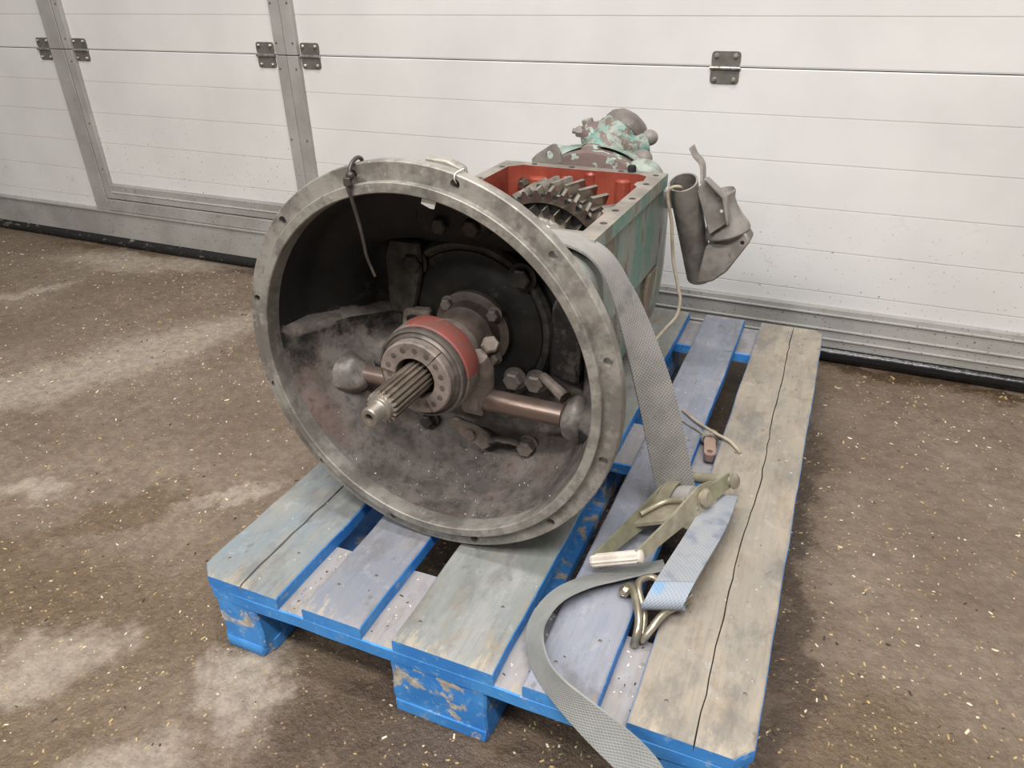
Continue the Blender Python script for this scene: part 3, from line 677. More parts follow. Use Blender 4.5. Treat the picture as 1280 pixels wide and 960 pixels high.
# bump of torn gasket and a clip at the bottom
bm = B(); prism(bm, [(-0.045, -0.168), (-0.038, -0.156), (-0.022, -0.158), (0.012, -0.166), (0.030, -0.176), (0.036, -0.196), (0.018, -0.206), (0.002, -0.200), (-0.020, -0.190), (-0.034, -0.180), (-0.042, -0.180)], 0.140, 0.154, 'Y', 0.004)
bmesh.ops.subdivide_edges(bm, edges=bm.edges[:], cuts=1); rough_up(bm, 0.004, 50, 2); cl = G('drain_clip', bm, 'fork')
G('clip_rivet', lathe(B(), [(0.011, 0), (0.010, 0.004), (0, 0.006)], 20, (-0.004, 0.140, -0.180), F), 'fork', cl)
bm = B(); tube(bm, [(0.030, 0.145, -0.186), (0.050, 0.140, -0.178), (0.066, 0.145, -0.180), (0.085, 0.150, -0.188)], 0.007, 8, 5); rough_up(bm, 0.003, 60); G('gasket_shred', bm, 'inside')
# shaft bosses and cross shaft
for c_, r_ in (((-0.196, 0.096, -0.084), (0.037, 0.036, 0.034)), ((0.192, 0.098, -0.082), (0.021, 0.030, 0.034))):
    bm = B(); ellipsoid(bm, c_, r_, 32, 20)
    for v in bm.verts: v.co += noise.noise_vector(v.co*34)*0.006
    G('shaft_boss', bm, 'boss', ang=80)
for c_, r_ in (((-0.235, 0.112, -0.098), (0.056, 0.050, 0.042)), ((0.218, 0.112, -0.088), (0.030, 0.044, 0.036)), ((-0.150, 0.155, -0.072), (0.045, 0.03, 0.03))):
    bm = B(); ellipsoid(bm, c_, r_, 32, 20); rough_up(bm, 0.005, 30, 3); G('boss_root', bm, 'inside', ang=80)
bm = B(); lathe(bm, [(0, -0.20), (0.0145, -0.20), (0.0145, 0.03), (0, 0.03)], 24, (0, 0.100, -0.081), (1, 0, 0)); rod = G('cross_shaft', bm, 'rod')
G('shaft_sleeve', lathe(B(), [(0.0145, 0.045), (0.0168, 0.047), (0.0175, 0.060), (0.0168, 0.064), (0.0168, 0.172), (0.0145, 0.174)], 28, (0, 0.100, -0.081), (1, 0, 0)), 'rod', rod)
# release fork
bm = B()
tube(bm, [(0.036, 0.100, -0.081), (0.045, 0.095, -0.050), (0.058, 0.075, -0.015), (0.060, 0.060, 0.012)], (0.022, 0.013), 12, 5)
lathe(bm, [(0.0160, 0.018), (0.026, 0.020), (0.026, 0.046), (0.0160, 0.048)], 24, (0, 0.100, -0.081), (1, 0, 0)); G('release_fork', bm, 'fork')
bm = B(); lathe(bm, [(0.0160, -0.05), (0.023, -0.048), (0.023, -0.028), (0.0160, -0.026)], 24, (0, 0.100, -0.081), (1, 0, 0)); tube(bm, [(-0.038, 0.100, -0.081), (-0.045, 0.09, -0.05), (-0.058, 0.07, -0.012)], (0.020, 0.012), 12, 5); G('release_fork_arm', bm, 'fork')
gbolt((0.070, 0.074, 0.024), (0.45, -0.55, 0.45), 0.0125, 0.016, 'fork', 0.0, 'fork_bolt')
# bearing retainer snout with four bolts
rt = G('bearing_retainer', lathe(B(), [(0, 0.1655), (0.062, 0.1655), (0.062, 0.157), (0.056, 0.154), (0.050, 0.152), (0.047, 0.143), (0.046, 0.135), (0.040, 0.130), (0.036, 0.120), (0.036, 0.04), (0.030, 0.04)], 48), 'retainer')
for q in range(4):
    a = math.radians(40+92*q); G('retainer_bolt', hexbolt(B(), (0.054*math.cos(a), 0.155, 0.054*math.sin(a)), F, 0.0095, 0.011, 0.012), 'bolt', rt)
# input shaft
sh = G('input_shaft', gear(B(), 0, 0, -0.090, 0.05, 0.0222, 0.0180, 0.0, 18, 0, 0.36, 0.66), 'shaft', ang=20)
G('spline_ends', gear(B(), 0, 0, -0.0945, -0.0895, 0.0219, 0.0176, 0.012, 18, 0, 0.30, 0.60), 'chrome_dull', sh, ang=20)
G('shaft_tip', lathe(B(), [(0.0172, -0.092), (0.0174, -0.098), (0.0162, -0.101), (0.0135, -0.1020), (0.0125, -0.1035), (0.0128, -0.120), (0.0112, -0.1225), (0.0062, -0.1225), (0.0050, -0.119), (0.0046, -0.108), (0, -0.106)], 40), 'shaft_tip', sh, ang=40)
# release bearing
rb = G('release_bearing', lathe(B(), [(0.0345, 0.012), (0.062, 0.012), (0.0675, 0.016), (0.0685, 0.022), (0.0685, 0.046), (0.066, 0.050), (0.048, 0.052), (0.046, 0.09), (0.037, 0.09), (0.0345, 0.088)], 64, closed=True), ('thrust', 'collar_red'))
for f in rb.data.polygons:
    c_ = (GF.inverted() @ MAT[gb.name]) @ f.center; a_ = math.degrees(math.atan2(c_.z, c_.x)); rr_x = math.hypot(c_.x, c_.z)
    if rr_x > 0.058 and c_.y > 0.013 and 2 < a_ < 112 + 16*noise.noise(Vector((c_.y*90, a_*0.1, 0))): f.material_index = 1
G('outer_race', lathe(B(), [(0.052, 0.013), (0.0660, 0.013), (0.0665, 0.006), (0.0650, 0.003), (0.0625, 0.002), (0.060, 0.004), (0.0585, 0.0015), (0.0570, -0.0005), (0.052, 0.0)], 64), 'race', rb)
# thrust ring in two halves split along a chord, with dimples
def half_ring(a0, a1, y0, y1, ri, ro_):
    bm = B(); n = 28; f = []; b = []
    for i in range(n+1):
        a = a0+(a1-a0)*i/n; c, s = math.cos(a), math.sin(a)
        f.append([bm.verts.new((r*c, y, r*s)) for r, y in ((ri, y1), (ri, y0+0.001), (ri+0.001, y0), (ro_-0.002, y0), (ro_, y0+0.002), (ro_, y1))])
    for A, Bq in zip(f, f[1:]):
        for k in range(6): quad(bm, A[k], A[(k+1) % 6], Bq[(k+1) % 6], Bq[k])
    bm.faces.new(f[0]); bm.faces.new(f[-1]); bmesh.ops.recalc_face_normals(bm, faces=bm.faces[:]); return bm
cuts = [math.radians(x) for x in (-62, 48, 172, 298)]
for k, (a, b) in enumerate(((-62, 48), (48, 172), (172, 298))):
    y0 = -0.0135 if k < 2 else -0.0095
    G('thrust_segment', half_ring(math.radians(a+0.7), math.radians(b-0.7), y0, 0.006, 0.0300, 0.0545), 'thrust', rb)
    m = int((b-a)/21)
    for q in range(m):
        aa = math.radians(a + (q+0.5)*(b-a)/m); G('dimple', lathe(B(), [(0.0044, 0.0002), (0.0036, 0.0004), (0, 0.0004)], 8, (0.0425*math.cos(aa), y0, 0.0425*math.sin(aa)), F), 'race', rb)
# grit lying in the bottom of the bell
bm = B()
for k in range(110):
    a = math.radians(random.gauss(262, 24)); y = random.uniform(0.02, 0.15); r = bell_in(a, y)-0.001; s = random.uniform(0.0005, 0.0015)
    c = Vector((r*math.cos(a), y, r*math.sin(a)))
    bmesh.ops.create_cube(bm, size=1.0, matrix=Matrix.Translation(c) @ Euler((random.random()*3, random.random()*3, random.random()*3)).to_matrix().to_4x4() @ Matrix.Diagonal((s*1.6, s, s*0.7, 1)))
for f in bm.faces: f.material_index = 0 if random.random() < 0.6 else 1
G('grit', bm, ('chip_c', 'chip_d'), kind='stuff', smooth=False)
# --- main case, open top
Y0, Y1, ZT = 0.226, 0.655, 0.140
prof = [(0.168, ZT), (0.168, 0.116), (0.162, 0.110), (0.160, -0.036), (0.156, -0.044), (0.148, -0.050), (0.146, -0.13), (0.128, -0.21), (0.085, -0.262), (0.05, -0.2800)]
poly = prof + [(-x, z) for x, z in reversed(prof)]
bm = B(); n = len(poly); f0 = [bm.verts.new((x, Y0, z)) for x, z in poly]; f1 = [bm.verts.new((x, Y1, z)) for x, z in poly]
for i in range(n-1): quad(bm, f0[i], f1[i], f1[i+1], f0[i+1])
bm.faces.new(f0); bm.faces.new(f1)
# rim inner outline (clockwise from front right), cavity below it in red
hin = [(0.138, 0.262), (0.138, 0.36), (0.130, 0.372), (0.130, 0.392), (0.140, 0.404), (0.140, 0.540), (0.131, 0.552), (0.131, 0.572), (0.140, 0.584), (0.136, 0.618), (0.118, 0.630),
       (0.030, 0.628), (-0.06, 0.628), (-0.118, 0.630), (-0.142, 0.606), (-0.142, 0.40), (-0.134, 0.386), (-0.134, 0.366), (-0.142, 0.352), (-0.140, 0.262)]
tv = [bm.verts.new((x, y, ZT)) for x, y in hin]; lv = [bm.verts.new((x, y, -0.10)) for x, y in hin]; m = len(hin)
outer = [f0[0], f1[0], f1[-1], f0[-1]]
ov = [(0.168, Y0), (0.168, Y1), (-0.168, Y1), (-0.168, Y0)]
red = []
for i in range(m):
    red.append(quad(bm, tv[i], tv[(i+1) % m], lv[(i+1) % m], lv[i]))
red.append(bm.faces.new(lv))
def edge(a, b): return bm.edges.get((a, b)) or bm.edges.new((a, b))
es = [edge(tv[i], tv[(i+1) % m]) for i in range(m)] + [edge(outer[i], outer[(i+1) % 4]) for i in range(4)]
rimf = [g for g in bmesh.ops.triangle_fill(bm, use_beauty=True, edges=es)['geom'] if isinstance(g, bmesh.types.BMFace)]
bmesh.ops.recalc_face_normals(bm, faces=bm.faces[:])
for f in red: f.material_index = 1
for f in rimf:
    if f: f.material_index = 2
case = G('gear_case', bm, ('mint', 'red', 'rim'), smooth=False)
# foot of the case where it bears on the deck
bm = B(); prism(bm, [(-0.07, -0.262), (0.07, -0.262), (0.06, -0.2862), (-0.06, -0.2862)], 0.30, 0.62, 'Y', 0.003); G('case_foot', bm, 'rusty')
hs = None
for (x, y) in ((0.154, 0.31), (0.150, 0.382), (0.155, 0.46), (0.151, 0.562), (0.150, 0.632), (0.08, 0.642), (-0.02, 0.642), (-0.10, 0.642), (-0.152, 0.60), (-0.152, 0.50), (-0.151, 0.376)):
    G('rim_hole', lathe(B(), [(0.0062, 0.0002), (0.0050, 0.0006), (0.0046, 0.0004), (0, 0.0004)], 16, (x, y, ZT), (0, 0, 1)), 'boltd', case)
G('rim_bolt', hexbolt(B(), (0.100, 0.645, ZT), (0, 0, 1), 0.0085, 0.012), 'hole', case)
# ribs and bosses on the red rear wall
for x, r, zb, zt in ((-0.085, 0.022, -0.1, 0.120), (0.022, 0.012, -0.1, 0.136), (0.088, 0.016, -0.1, 0.128), (0.118, 0.014, -0.1, 0.110), (-0.03, 0.010, -0.1, 0.125)):
    bm = B(); lathe(bm, [(r, zb), (r, zt-0.004), (r*0.7, zt), (0, zt)], 20, (x, 0.634, 0), (0, 0, 1)); G('inner_rib', bm, 'red', case)
for x, z in ((-0.115, 0.105), (0.005, 0.108), (0.098, 0.080)): G('inner_bolt', hexbolt(B(), (x, 0.622, z), F, 0.009, 0.012, 0.012), 'gear', case)
# --- gears
GX = 0.008
sy = G('dog_gear', gear(B(), GX, 0.014, 0.388, 0.426, 0.1110, 0.0950, 0.08, 30, 0.03, 0.10, 0.66), 'gear', ang=20)
G('gap_shade_disc', lathe(B(), [(0.06, 0.43), (0.128, 0.43), (0.128, 0.4305), (0.06, 0.4305)], 60, (GX, 0, 0.014)), 'hole', sy)  # black disc painting the shaded gap behind the dog teeth
G('synchro_ring', lathe(B(), [(0.080, 0.366), (0.092, 0.364), (0.098, 0.368), (0.100, 0.374), (0.100, 0.390), (0.080, 0.392)], 72, (GX, 0, 0.014)), 'chrome')
G('bearing_ring', lathe(B(), [(0.064, 0.335), (0.074, 0.333), (0.078, 0.337), (0.078, 0.368), (0.064, 0.368)], 72, (GX, 0, 0.014)), 'hole')
G('first_gear', gear(B(), GX, 0.017, 0.420, 0.458, 0.1330, 0.1190, 0.1120, 34, 0.05, 0.22, 0.74), 'gear', ang=20)
G('second_gear', gear(B(), GX+0.002, 0.017, 0.474, 0.535, 0.1330, 0.1150, 0.06, 32, -0.10, 0.22, 0.74, 0.05), 'gear', ang=20)
G('spacer_drum', lathe(B(), [(0.05, 0.30), (0.062, 0.30), (0.062, 0.60), (0.05, 0.60)], 40, (GX, 0, 0.014)), 'hole')
# --- rear housing
bm = B(); rr_ = []
for y, hw, zt, zb in ((0.656, 0.162, 0.136, 0.24), (0.672, 0.162, 0.141, 0.25), (0.70, 0.160, 0.157, 0.265), (0.74, 0.155, 0.165, 0.283), (0.78, 0.140, 0.150, 0.280), (0.84, 0.12, 0.11, 0.26), (0.92, 0.08, 0.06, 0.14), (0.95, 0.045, 0.04, 0.06)):
    rr_.append([Vector((rsq(2*PI*i/72, hw, zt, zb, 0.05, 3.0)*math.cos(2*PI*i/72), y, rsq(2*PI*i/72, hw, zt, zb, 0.05, 3.0)*math.sin(2*PI*i/72))) for i in range(72)])
rh = G('rear_housing', loft(bm, rr_, True, True), 'mint_pale', ang=40)
bs = G('rear_bearing_boss', lathe(B(), [(0, 0.656), (0.136, 0.656), (0.145, 0.658), (0.1475, 0.664), (0.1475, 0.690), (0.142, 0.696)], 90, (0.012, 0, 0.021)), 'brown')
G('rear_cone', lathe(B(), [(0.143, 0.690), (0.142, 0.702), (0.130, 0.72), (0.120, 0.79), (0.085, 0.86), (0, 0.865)], 90, (0.016, 0, 0.030)), 'mint_pale', bs)
bm = B(); ellipsoid(bm, (0.110, 0.69, 0.118), (0.042, 0.030, 0.038)); G('shoulder_boss', bm, 'mint_pale')
bm = B(); ellipsoid(bm, (0.094, 0.74, 0.145), (0.020, 0.018, 0.018)); G('plug', bm, 'bracket')
bm = B(); ellipsoid(bm, (0.002, 0.70, 0.158), (0.026, 0.030, 0.018)); G('breather_hump', bm, 'brown')
# shift tower
tw = bm = B(); tube(bm, [(0.010, 0.74, 0.135), (0.020, 0.765, 0.160), (0.032, 0.785, 0.185)], (0.052, 0.047), 28, 5); ellipsoid(bm, (0.034, 0.786, 0.186), (0.047, 0.044, 0.042), 28, 16)
tower = G('shift_tower', bm, 'mint_tower', ang=50)
bm = B(); lathe(bm, [(0.0485, -0.010), (0.0495, 0.0), (0.047, 0.012), (0.036, 0.024), (0.018, 0.031), (0, 0.033)], 40, (0.040, 0.795, 0.188), (0.35, 0.55, 0.62)); G('tower_dome', bm, 'dome', tower, ang=50)
bm = B(); tube(bm, [(0.045, 0.752, 0.172), (0.066, 0.757, 0.160), (0.086, 0.775, 0.166)], (0.026, 0.023), 20, 5); G('tower_elbow', bm, 'mint_tower', tower, ang=50)
bm = B(); ellipsoid(bm, (0.094, 0.782, 0.178), (0.018, 0.016, 0.016)); G('elbow_plug', bm, 'bracket', tower)
bm = B(); tube(bm, [(0.012, 0.765, 0.165), (-0.020, 0.768, 0.176), (-0.036, 0.77, 0.178)], (0.036, 0.026), 22, 5); rough_up(bm, 0.002, 40); G('side_port', bm, 'brown', tower, ang=50)
G('port_bolt', hexbolt(B(), (-0.034, 0.77, 0.183), (-1, -0.1, 0.05), 0.012, 0.022, 0.014), 'bracket', tower)
G('port_bolt', hexbolt(B(), (-0.058, 0.77, 0.184), (-1, -0.1, 0.05), 0.006, 0.009), 'bracket', tower)
G('port_bolt', hexbolt(B(), (-0.032, 0.77, 0.196), (-0.3, 0, 1), 0.012, 0.012, 0.015), 'bracket', tower)
G('port_bolt', hexbolt(B(), (-0.008, 0.775, 0.196), (-0.2, 0, 1), 0.009, 0.011), 'bracket', tower)
# lifting tab with a hole on the left of the rear cover
def plate_hole(bm, poly, hc, hr_, a, b):
    n = 24; out = []
    import itertools
    for i in range(n):
        th = 2*PI*i/n; d = Vector((math.cos(th), math.sin(th))); best = 9
        for p, q in zip(poly, poly[1:]+poly[:1]):
            p = Vector(p)-Vector(hc); e = Vector(q)-Vector(hc)-p; den = d.x*e.y-d.y*e.x
            if abs(den) < 1e-12: continue
            t_ = (p.x*e.y-p.y*e.x)/den; u = (p.x*d.y-p.y*d.x)/den
            if t_ > 0 and -1e-6 <= u <= 1+1e-6: best = min(best, t_)
        out.append((hc[0]+d.x*best, hc[1]+d.y*best))
    inn = [(hc[0]+hr_*math.cos(2*PI*i/n), hc[1]+hr_*math.sin(2*PI*i/n)) for i in range(n)]
    L = [[bm.verts.new((x, y, z)) for x, z in pts] for pts, y in ((out, a), (inn, a), (inn, b), (out, b))]
    for k in range(4):
        A, Bq = L[k], L[(k+1) % 4]
        for i in range(n): quad(bm, A[i], A[(i+1) % n], Bq[(i+1) % n], Bq[i])
    bmesh.ops.recalc_face_normals(bm, faces=bm.faces[:]); return bm
G('lifting_tab', plate_hole(B(), [(-0.112, 0.132), (-0.046, 0.132), (-0.050, 0.162), (-0.062, 0.179), (-0.069, 0.178), (-0.112, 0.150)], (-0.074, 0.1565), 0.0078, 0.6565, 0.6625), 'bracket', smooth=False)
# lower rear corner web under the case edge
bm = B(); prism(bm, [(0.150, -0.046), (0.160, -0.046), (0.148, -0.16), (0.12, -0.235), (0.10, -0.24), (0.138, -0.15)], 0.60, 0.70, 'Y', 0.004); G('corner_web', bm, 'rusty')

# ================================================================== MOUNTING BRACKET hung on the case
BF = GF
br = thing('mounting_bracket', GF @ Vector((0.24, 0.69, -0.07)), 'dusty grey welded steel bracket with a pipe hung on the case corner', 'bracket')
def K(name, bm, mat, parent=None, **k): return obj(name, bm, mat, parent or br, GF, **k)
ax0, ax1 = Vector((0.231, 0.750, -0.088)), Vector((0.2000, 0.640, 0.130)); dL = (ax1-ax0).length
K('pipe', lathe(B(), [(0.0275, 0), (0.0275, dL), (0.0268, dL+0.0006), (0.0243, dL), (0.0238, 0), (0.0268, -0.0006)], 40, ax0, ax1-ax0, closed=True), 'bracket')
K('gusset_plate', prism(B(), [(0.227, 0.118), (0.243, 0.142), (0.265, 0.122), (0.280, 0.111), (0.292, 0.064), (0.259, 0.036)], 0.640, 0.646, 'Y', 0.0012), 'bracket')
K('gusset_hole', lathe(B(), [(0.0032, 0), (0.0030, 0.0004), (0, 0.0004)], 14, (0.2765, 0.640, 0.083), F), 'white')
G_ = K('gusset_flange', prism(B(), [(0.240, 0.1425), (0.246, 0.1425), (0.283, 0.113), (0.296, 0.064), (0.291, 0.062), (0.277, 0.111)], 0.622, 0.646, 'Y', 0.001), 'bracket')
# flared rubber-and-metal mount between gusset and foot
K('flared_mount', lathe(B(), [(0, 0), (0.040, 0.0), (0.043, 0.004), (0.042, 0.012), (0.034, 0.030), (0.028, 0.052), (0.027, 0.066), (0.031, 0.080), (0.029, 0.084), (0.024, 0.070), (0, 0.066)], 36, (0.287, 0.688, 0.027), (-0.30, -0.05, 0.89)), 'bracket', ang=40)
K('foot_plate', prism(B(), [(0.250, 0.004), (0.258, 0.008), (0.320, 0.0405), (0.332, 0.023), (0.296, -0.042), (0.270, -0.066), (0.240, -0.074)], 0.664, 0.716, 'Y', 0.003), 'bracket')
K('foot_hole', lathe(B(), [(0.004, 0), (0.0036, 0.0004), (0, 0.0004)], 14, (0.318, 0.664, 0.020), F), 'hole')
bm = B(); ribbon(bm, [(0.191, 0.735, 0.176), (0.201, 0.728, 0.162), (0.214, 0.720, 0.153), (0.221, 0.712, 0.142), (0.226, 0.700, 0.118)], [(0.0, 0.03, 0.0)]*5, 0.005, 5, 2); K('hook_tab', bm, 'bracket')
K('tie_plate', box(B(), (0.120, 0.706, 0.060), (0.236, 0.713, 0.092), 0.001), 'bracket')
# pale cord round the pipe rim, hanging down to the case
cd = B(); tube(cd, [(0.204, 0.636, 0.100), (0.203, 0.622, 0.121), (0.200, 0.613, 0.1275), (0.190, 0.609, 0.1275), (0.182, 0.609, 0.120), (0.181, 0.610, 0.106), (0.186, 0.612, 0.083), (0.191, 0.614, 0.061), (0.194, 0.616, 0.031), (0.200, 0.618, -0.016), (0.207, 0.618, -0.043), (0.215, 0.615, -0.069), (0.222, 0.61, -0.091), (0.220, 0.600, -0.121), (0.204, 0.585, -0.144), (0.184, 0.565, -0.170), (0.150, 0.54, -0.19)], 0.0032, 8, 6)
o = obj('cord', cd, 'cord', None, GF); o['label'] = 'thin pale cord looped over the bracket pipe and hanging down beside the case'; o['category'] = 'cord'

# ================================================================== RATCHET STRAP
st = thing('ratchet_strap', (0.64, 0.40, TOP), 'grey ratchet strap with metal ratchet tying the gearbox to the pallet', 'strap')
def R_(name, bm, mat, parent=None, **k): return obj(name, bm, mat, parent or st, None, **k)
wy = (0.004, 0.050, 0.0)
R_('webbing', ribbon(B(), [(0.10, 0.405, 0.5775), (0.25, 0.405, 0.5785), (0.36, 0.405, 0.5785), (0.418, 0.405, 0.5785), (0.455, 0.405, 0.5725), (0.486, 0.405, 0.555), (0.510, 0.405, 0.520), (0.540, 0.405, 0.455), (0.580, 0.402, 0.345), (0.622, 0.398, 0.195), (0.630, 0.396, 0.172)],
                  [wy, wy, wy, wy, wy, (0.006, 0.050, 0.0), (0.012, 0.050, 0.0), (0.028, 0.048, 0.0), (0.048, 0.036, 0.0), (0.056, 0.028, 0.0), (0.056, 0.028, 0.0)], 0.0034, 8), 'web')
# blue short end from the hook to the ratchet
bl = R_('blue_webbing', ribbon(B(), [(0.662, 0.172, 0.163), (0.658, 0.163, 0.174), (0.662, 0.170, 0.184), (0.667, 0.195, 0.190)], [(0.050, 0.019, 0), (0.050, 0.019, 0), (0.050, 0.019, 0), (0.050, 0.019, 0)], 0.006, 8), 'web_blue')
R_('sewn_webbing', ribbon(B(), [(0.667, 0.195, 0.190), (0.674, 0.235, 0.192), (0.684, 0.300, 0.190), (0.690, 0.36, 0.186), (0.692, 0.42, 0.182)], [(0.050, 0.019, 0), (0.050, 0.019, 0), (0.050, 0.016, 0), (0.048, 0.012, 0), (0.046, 0.006, 0)], 0.006, 6), 'web_blue_grey', bl)
# loose tail lying on edge, then flat over the pallet's front edge
tl = [(0.640, 0.262, 0.155), (0.610, 0.239, 0.155), (0.581, 0.216, 0.155), (0.548, 0.187, 0.156), (0.520, 0.148, 0.157), (0.510, 0.103, 0.158), (0.517, 0.062, 0.162), (0.541, 0.022, 0.164), (0.570, -0.003, 0.166), (0.604, -0.020, 0.163), (0.640, -0.032, 0.154), (0.677, -0.042, 0.140), (0.704, -0.053, 0.120), (0.73, -0.07, 0.06), (0.74, -0.09, 0.022)]
tw_ = [(-0.0125, 0.041, -0.0215), (-0.0125, 0.0411, -0.0215), (-0.0146, 0.0406, -0.021), (-0.0182, 0.0392, -0.021), (-0.024, 0.0355, -0.0215), (-0.0293, 0.0285, -0.0252), (-0.0303, 0.0192, -0.032), (-0.0268, 0.0124, -0.0379), (-0.0226, 0.0059, -0.0419), (-0.0216, -0.0032, -0.0428), (-0.0225, -0.0125, -0.0405), (-0.0259, -0.0158, -0.0372), (-0.028, -0.0138, -0.0365), (-0.04, -0.02, -0.015), (-0.045, -0.018, 0.0)]
R_('loose_tail', ribbon(B(), tl, tw_, 0.003, 8), 'web_dust')
# ratchet
RR0, RR1, RR2 = Vector((0.609, 0.218, 0.197)), Vector((0.668, 0.372, 0.206)), Vector((0.692, 0.425, 0.203))
RL0, RL1, RL2 = Vector((0.548, 0.214, 0.172)), Vector((0.610, 0.386, 0.182)), Vector((0.636, 0.452, 0.182))
acr = (RR1-RL1).normalized()
def side_plate(pts, hs, thick, n):
    """plate along a 3D polyline: hs = (up, down) half heights at each point"""
    bm = B(); rows = []
    for i, p in enumerate(pts):
        T = (pts[min(i+1, len(pts)-1)]-pts[max(i-1, 0)]).normalized(); u = n.cross(T).normalized()
        if u.z < 0: u = -u
        a, b = hs[i]
        rows.append([p+u*a-n*thick/2, p+u*a+n*thick/2, p-u*b+n*thick/2, p-u*b-n*thick/2])
    return loft(bm, rows, True, True)
def lerp(a, b, t_): return a+(b-a)*t_
hd = R_('handle', side_plate([RR0, lerp(RR0, RR1, .35), lerp(RR0, RR1, .62), lerp(RR0, RR1, .70), RR1, lerp(RR1, RR2, .5)], [(0.009, 0.009), (0.011, 0.011), (0.014, 0.014), (0.016, 0.029), (0.021, 0.026), (0.016, 0.018)], 0.0045, acr), 'zinc', ang=30)
R_('handle_plate', side_plate([RL0, lerp(RL0, RL1, .40), lerp(RL0, RL1, .75), RL1], [(0.009, 0.009), (0.012, 0.013), (0.016, 0.018), (0.020, 0.020)], 0.0045, acr), 'zinc_green', hd, ang=30)
gp = B(); d_ = RR0-RL0; ex = d_*0.10
n_g = 10; q_ = d_.normalized().to_track_quat('Z', 'Y'); rows = []
for h in (0.0, 0.004, d_.length*1.10-0.004, d_.length*1.10):
    r_ = 0.0078 if h in (0.0, d_.length*1.10) else 0.0098
    rows.append([RL0-ex*0.6+q_ @ Vector(((r_*(1.0 if k % 2 else 0.86))*math.cos(2*PI*k/20), (r_*(1.0 if k % 2 else 0.86))*math.sin(2*PI*k/20), h)) for k in range(20)])
R_('grip', loft(gp, rows, True, True), 'grip', hd, ang=20)
R_('grip_cap', lathe(B(), [(0.0095, 0), (0.0095, 0.004), (0.006, 0.006), (0, 0.006)], 18, RL0-ex*0.6+d_.normalized()*d_.length*1.10, d_), 'grip', hd)
# frame: two cheeks, base plate, spool, pawl
fr = R_('ratchet_frame', side_plate([lerp(RR1, RR2, -0.3)+Vector((0, 0, -.004)), lerp(RR1, RR2, .4), RR2+Vector((0.006, 0.012, 0.002))], [(0.010, 0.016), (0.012, 0.016), (0.010, 0.012)], 0.005, acr), 'zinc_green', ang=30)
R_('cheek', side_plate([RL1+Vector((-0.030, -0.06, -.006)), RL1, RL2], [(0.008, 0.012), (0.014, 0.016), (0.010, 0.012)], 0.004, acr), 'zinc', fr, ang=30)
def rodp(a, b, r, mat, name, parent, seg=20): return R_(name, lathe(B(), [(0, 0), (r, 0), (r, (b-a).length), (0, (b-a).length)], seg, a, b-a), mat, parent)
rodp(RL1-acr*0.008, RR1+acr*0.010, 0.0125, 'zinc', 'spool', fr)
R_('webbing_roll', lathe(B(), [(0.013, 0), (0.0175, 0.001), (0.0178, 0.045), (0.013, 0.046)], 28, RL1+acr*0.006, acr), 'web', fr)
bm = B(); rows = []
for k in range(13):
    a_ = math.radians(60+150*k/12); u_ = Vector((0, 0, 1)); T_ = (RL1-RL0).normalized(); o_ = RL1+T_*(0.026*math.cos(a_)*-1)*-1+u_*(0.026*math.sin(a_))
    rows.append([o_-acr*0.002, o_+acr*0.020, o_*1.0+acr*0.020+(RL1-o_).normalized()*0.003, o_-acr*0.002+(RL1-o_).normalized()*0.003])
R_('guard_plate', loft(bm, rows, True, True), 'zinc', fr, ang=50)
rodp(RL2-acr*0.006, RR2+Vector((0.012, 0.010, 0))+acr*0.006, 0.0090, 'zinc', 'frame_bolt', fr)
R_('spool_cap', lathe(B(), [(0.0145, 0), (0.0145, 0.004), (0.010, 0.008), (0, 0.009)], 22, RR1+acr*0.004, acr), 'zinc', fr)
R_('bolt_head', lathe(B(), [(0.0125, 0), (0.0125, 0.004), (0.009, 0.007), (0, 0.008)], 20, RR2+Vector((0.010, 0.010, 0.0))+acr*0.003, acr), 'hookm', fr)
R_('ratchet_wheel', gear(B(), 0, 0, 0, 0.005, 0.021, 0.0165, 0.006, 13, 0, 0.2, 0.8), 'zinc', fr, ang=20).matrix_local = MAT[fr.name].inverted() @ Matrix.Translation(RR1-acr*0.009+Vector((0.006, -0.004, -0.006))) @ acr.to_track_quat('Y', 'Z').to_matrix().to_4x4() @ Matrix.Translation(MAT[fr.name].translation)
bm = B(); pl = [lerp(RL0, RL1, .52), lerp(RR0, RR1, .58), lerp(RR0, RR1, .88), lerp(RL0, RL1, .9)]
v_ = [bm.verts.new(p+Vector((0, 0, 0.003))) for p in pl]; w_ = [bm.verts.new(p+Vector((0, 0, -0.003))) for p in pl]
bm.faces.new(v_); bm.faces.new(w_[::-1])
for i in range(4): quad(bm, v_[i], v_[(i+1) % 4], w_[(i+1) % 4], w_[i])
bmesh.ops.recalc_face_normals(bm, faces=bm.faces[:]); R_('pawl_slide', bm, 'zinc', fr)
bm = B(); tube(bm, [lerp(RL0, RL1, .62)+Vector((0, 0, 0.010)), lerp(RL0, RL1, .80)+Vector((0.018, 0, .018)), lerp(RR0, RR1, .84)+Vector((-0.012, 0, .008))], 0.004, 10, 5); R_('pawl_bar', bm, 'zinc', fr)
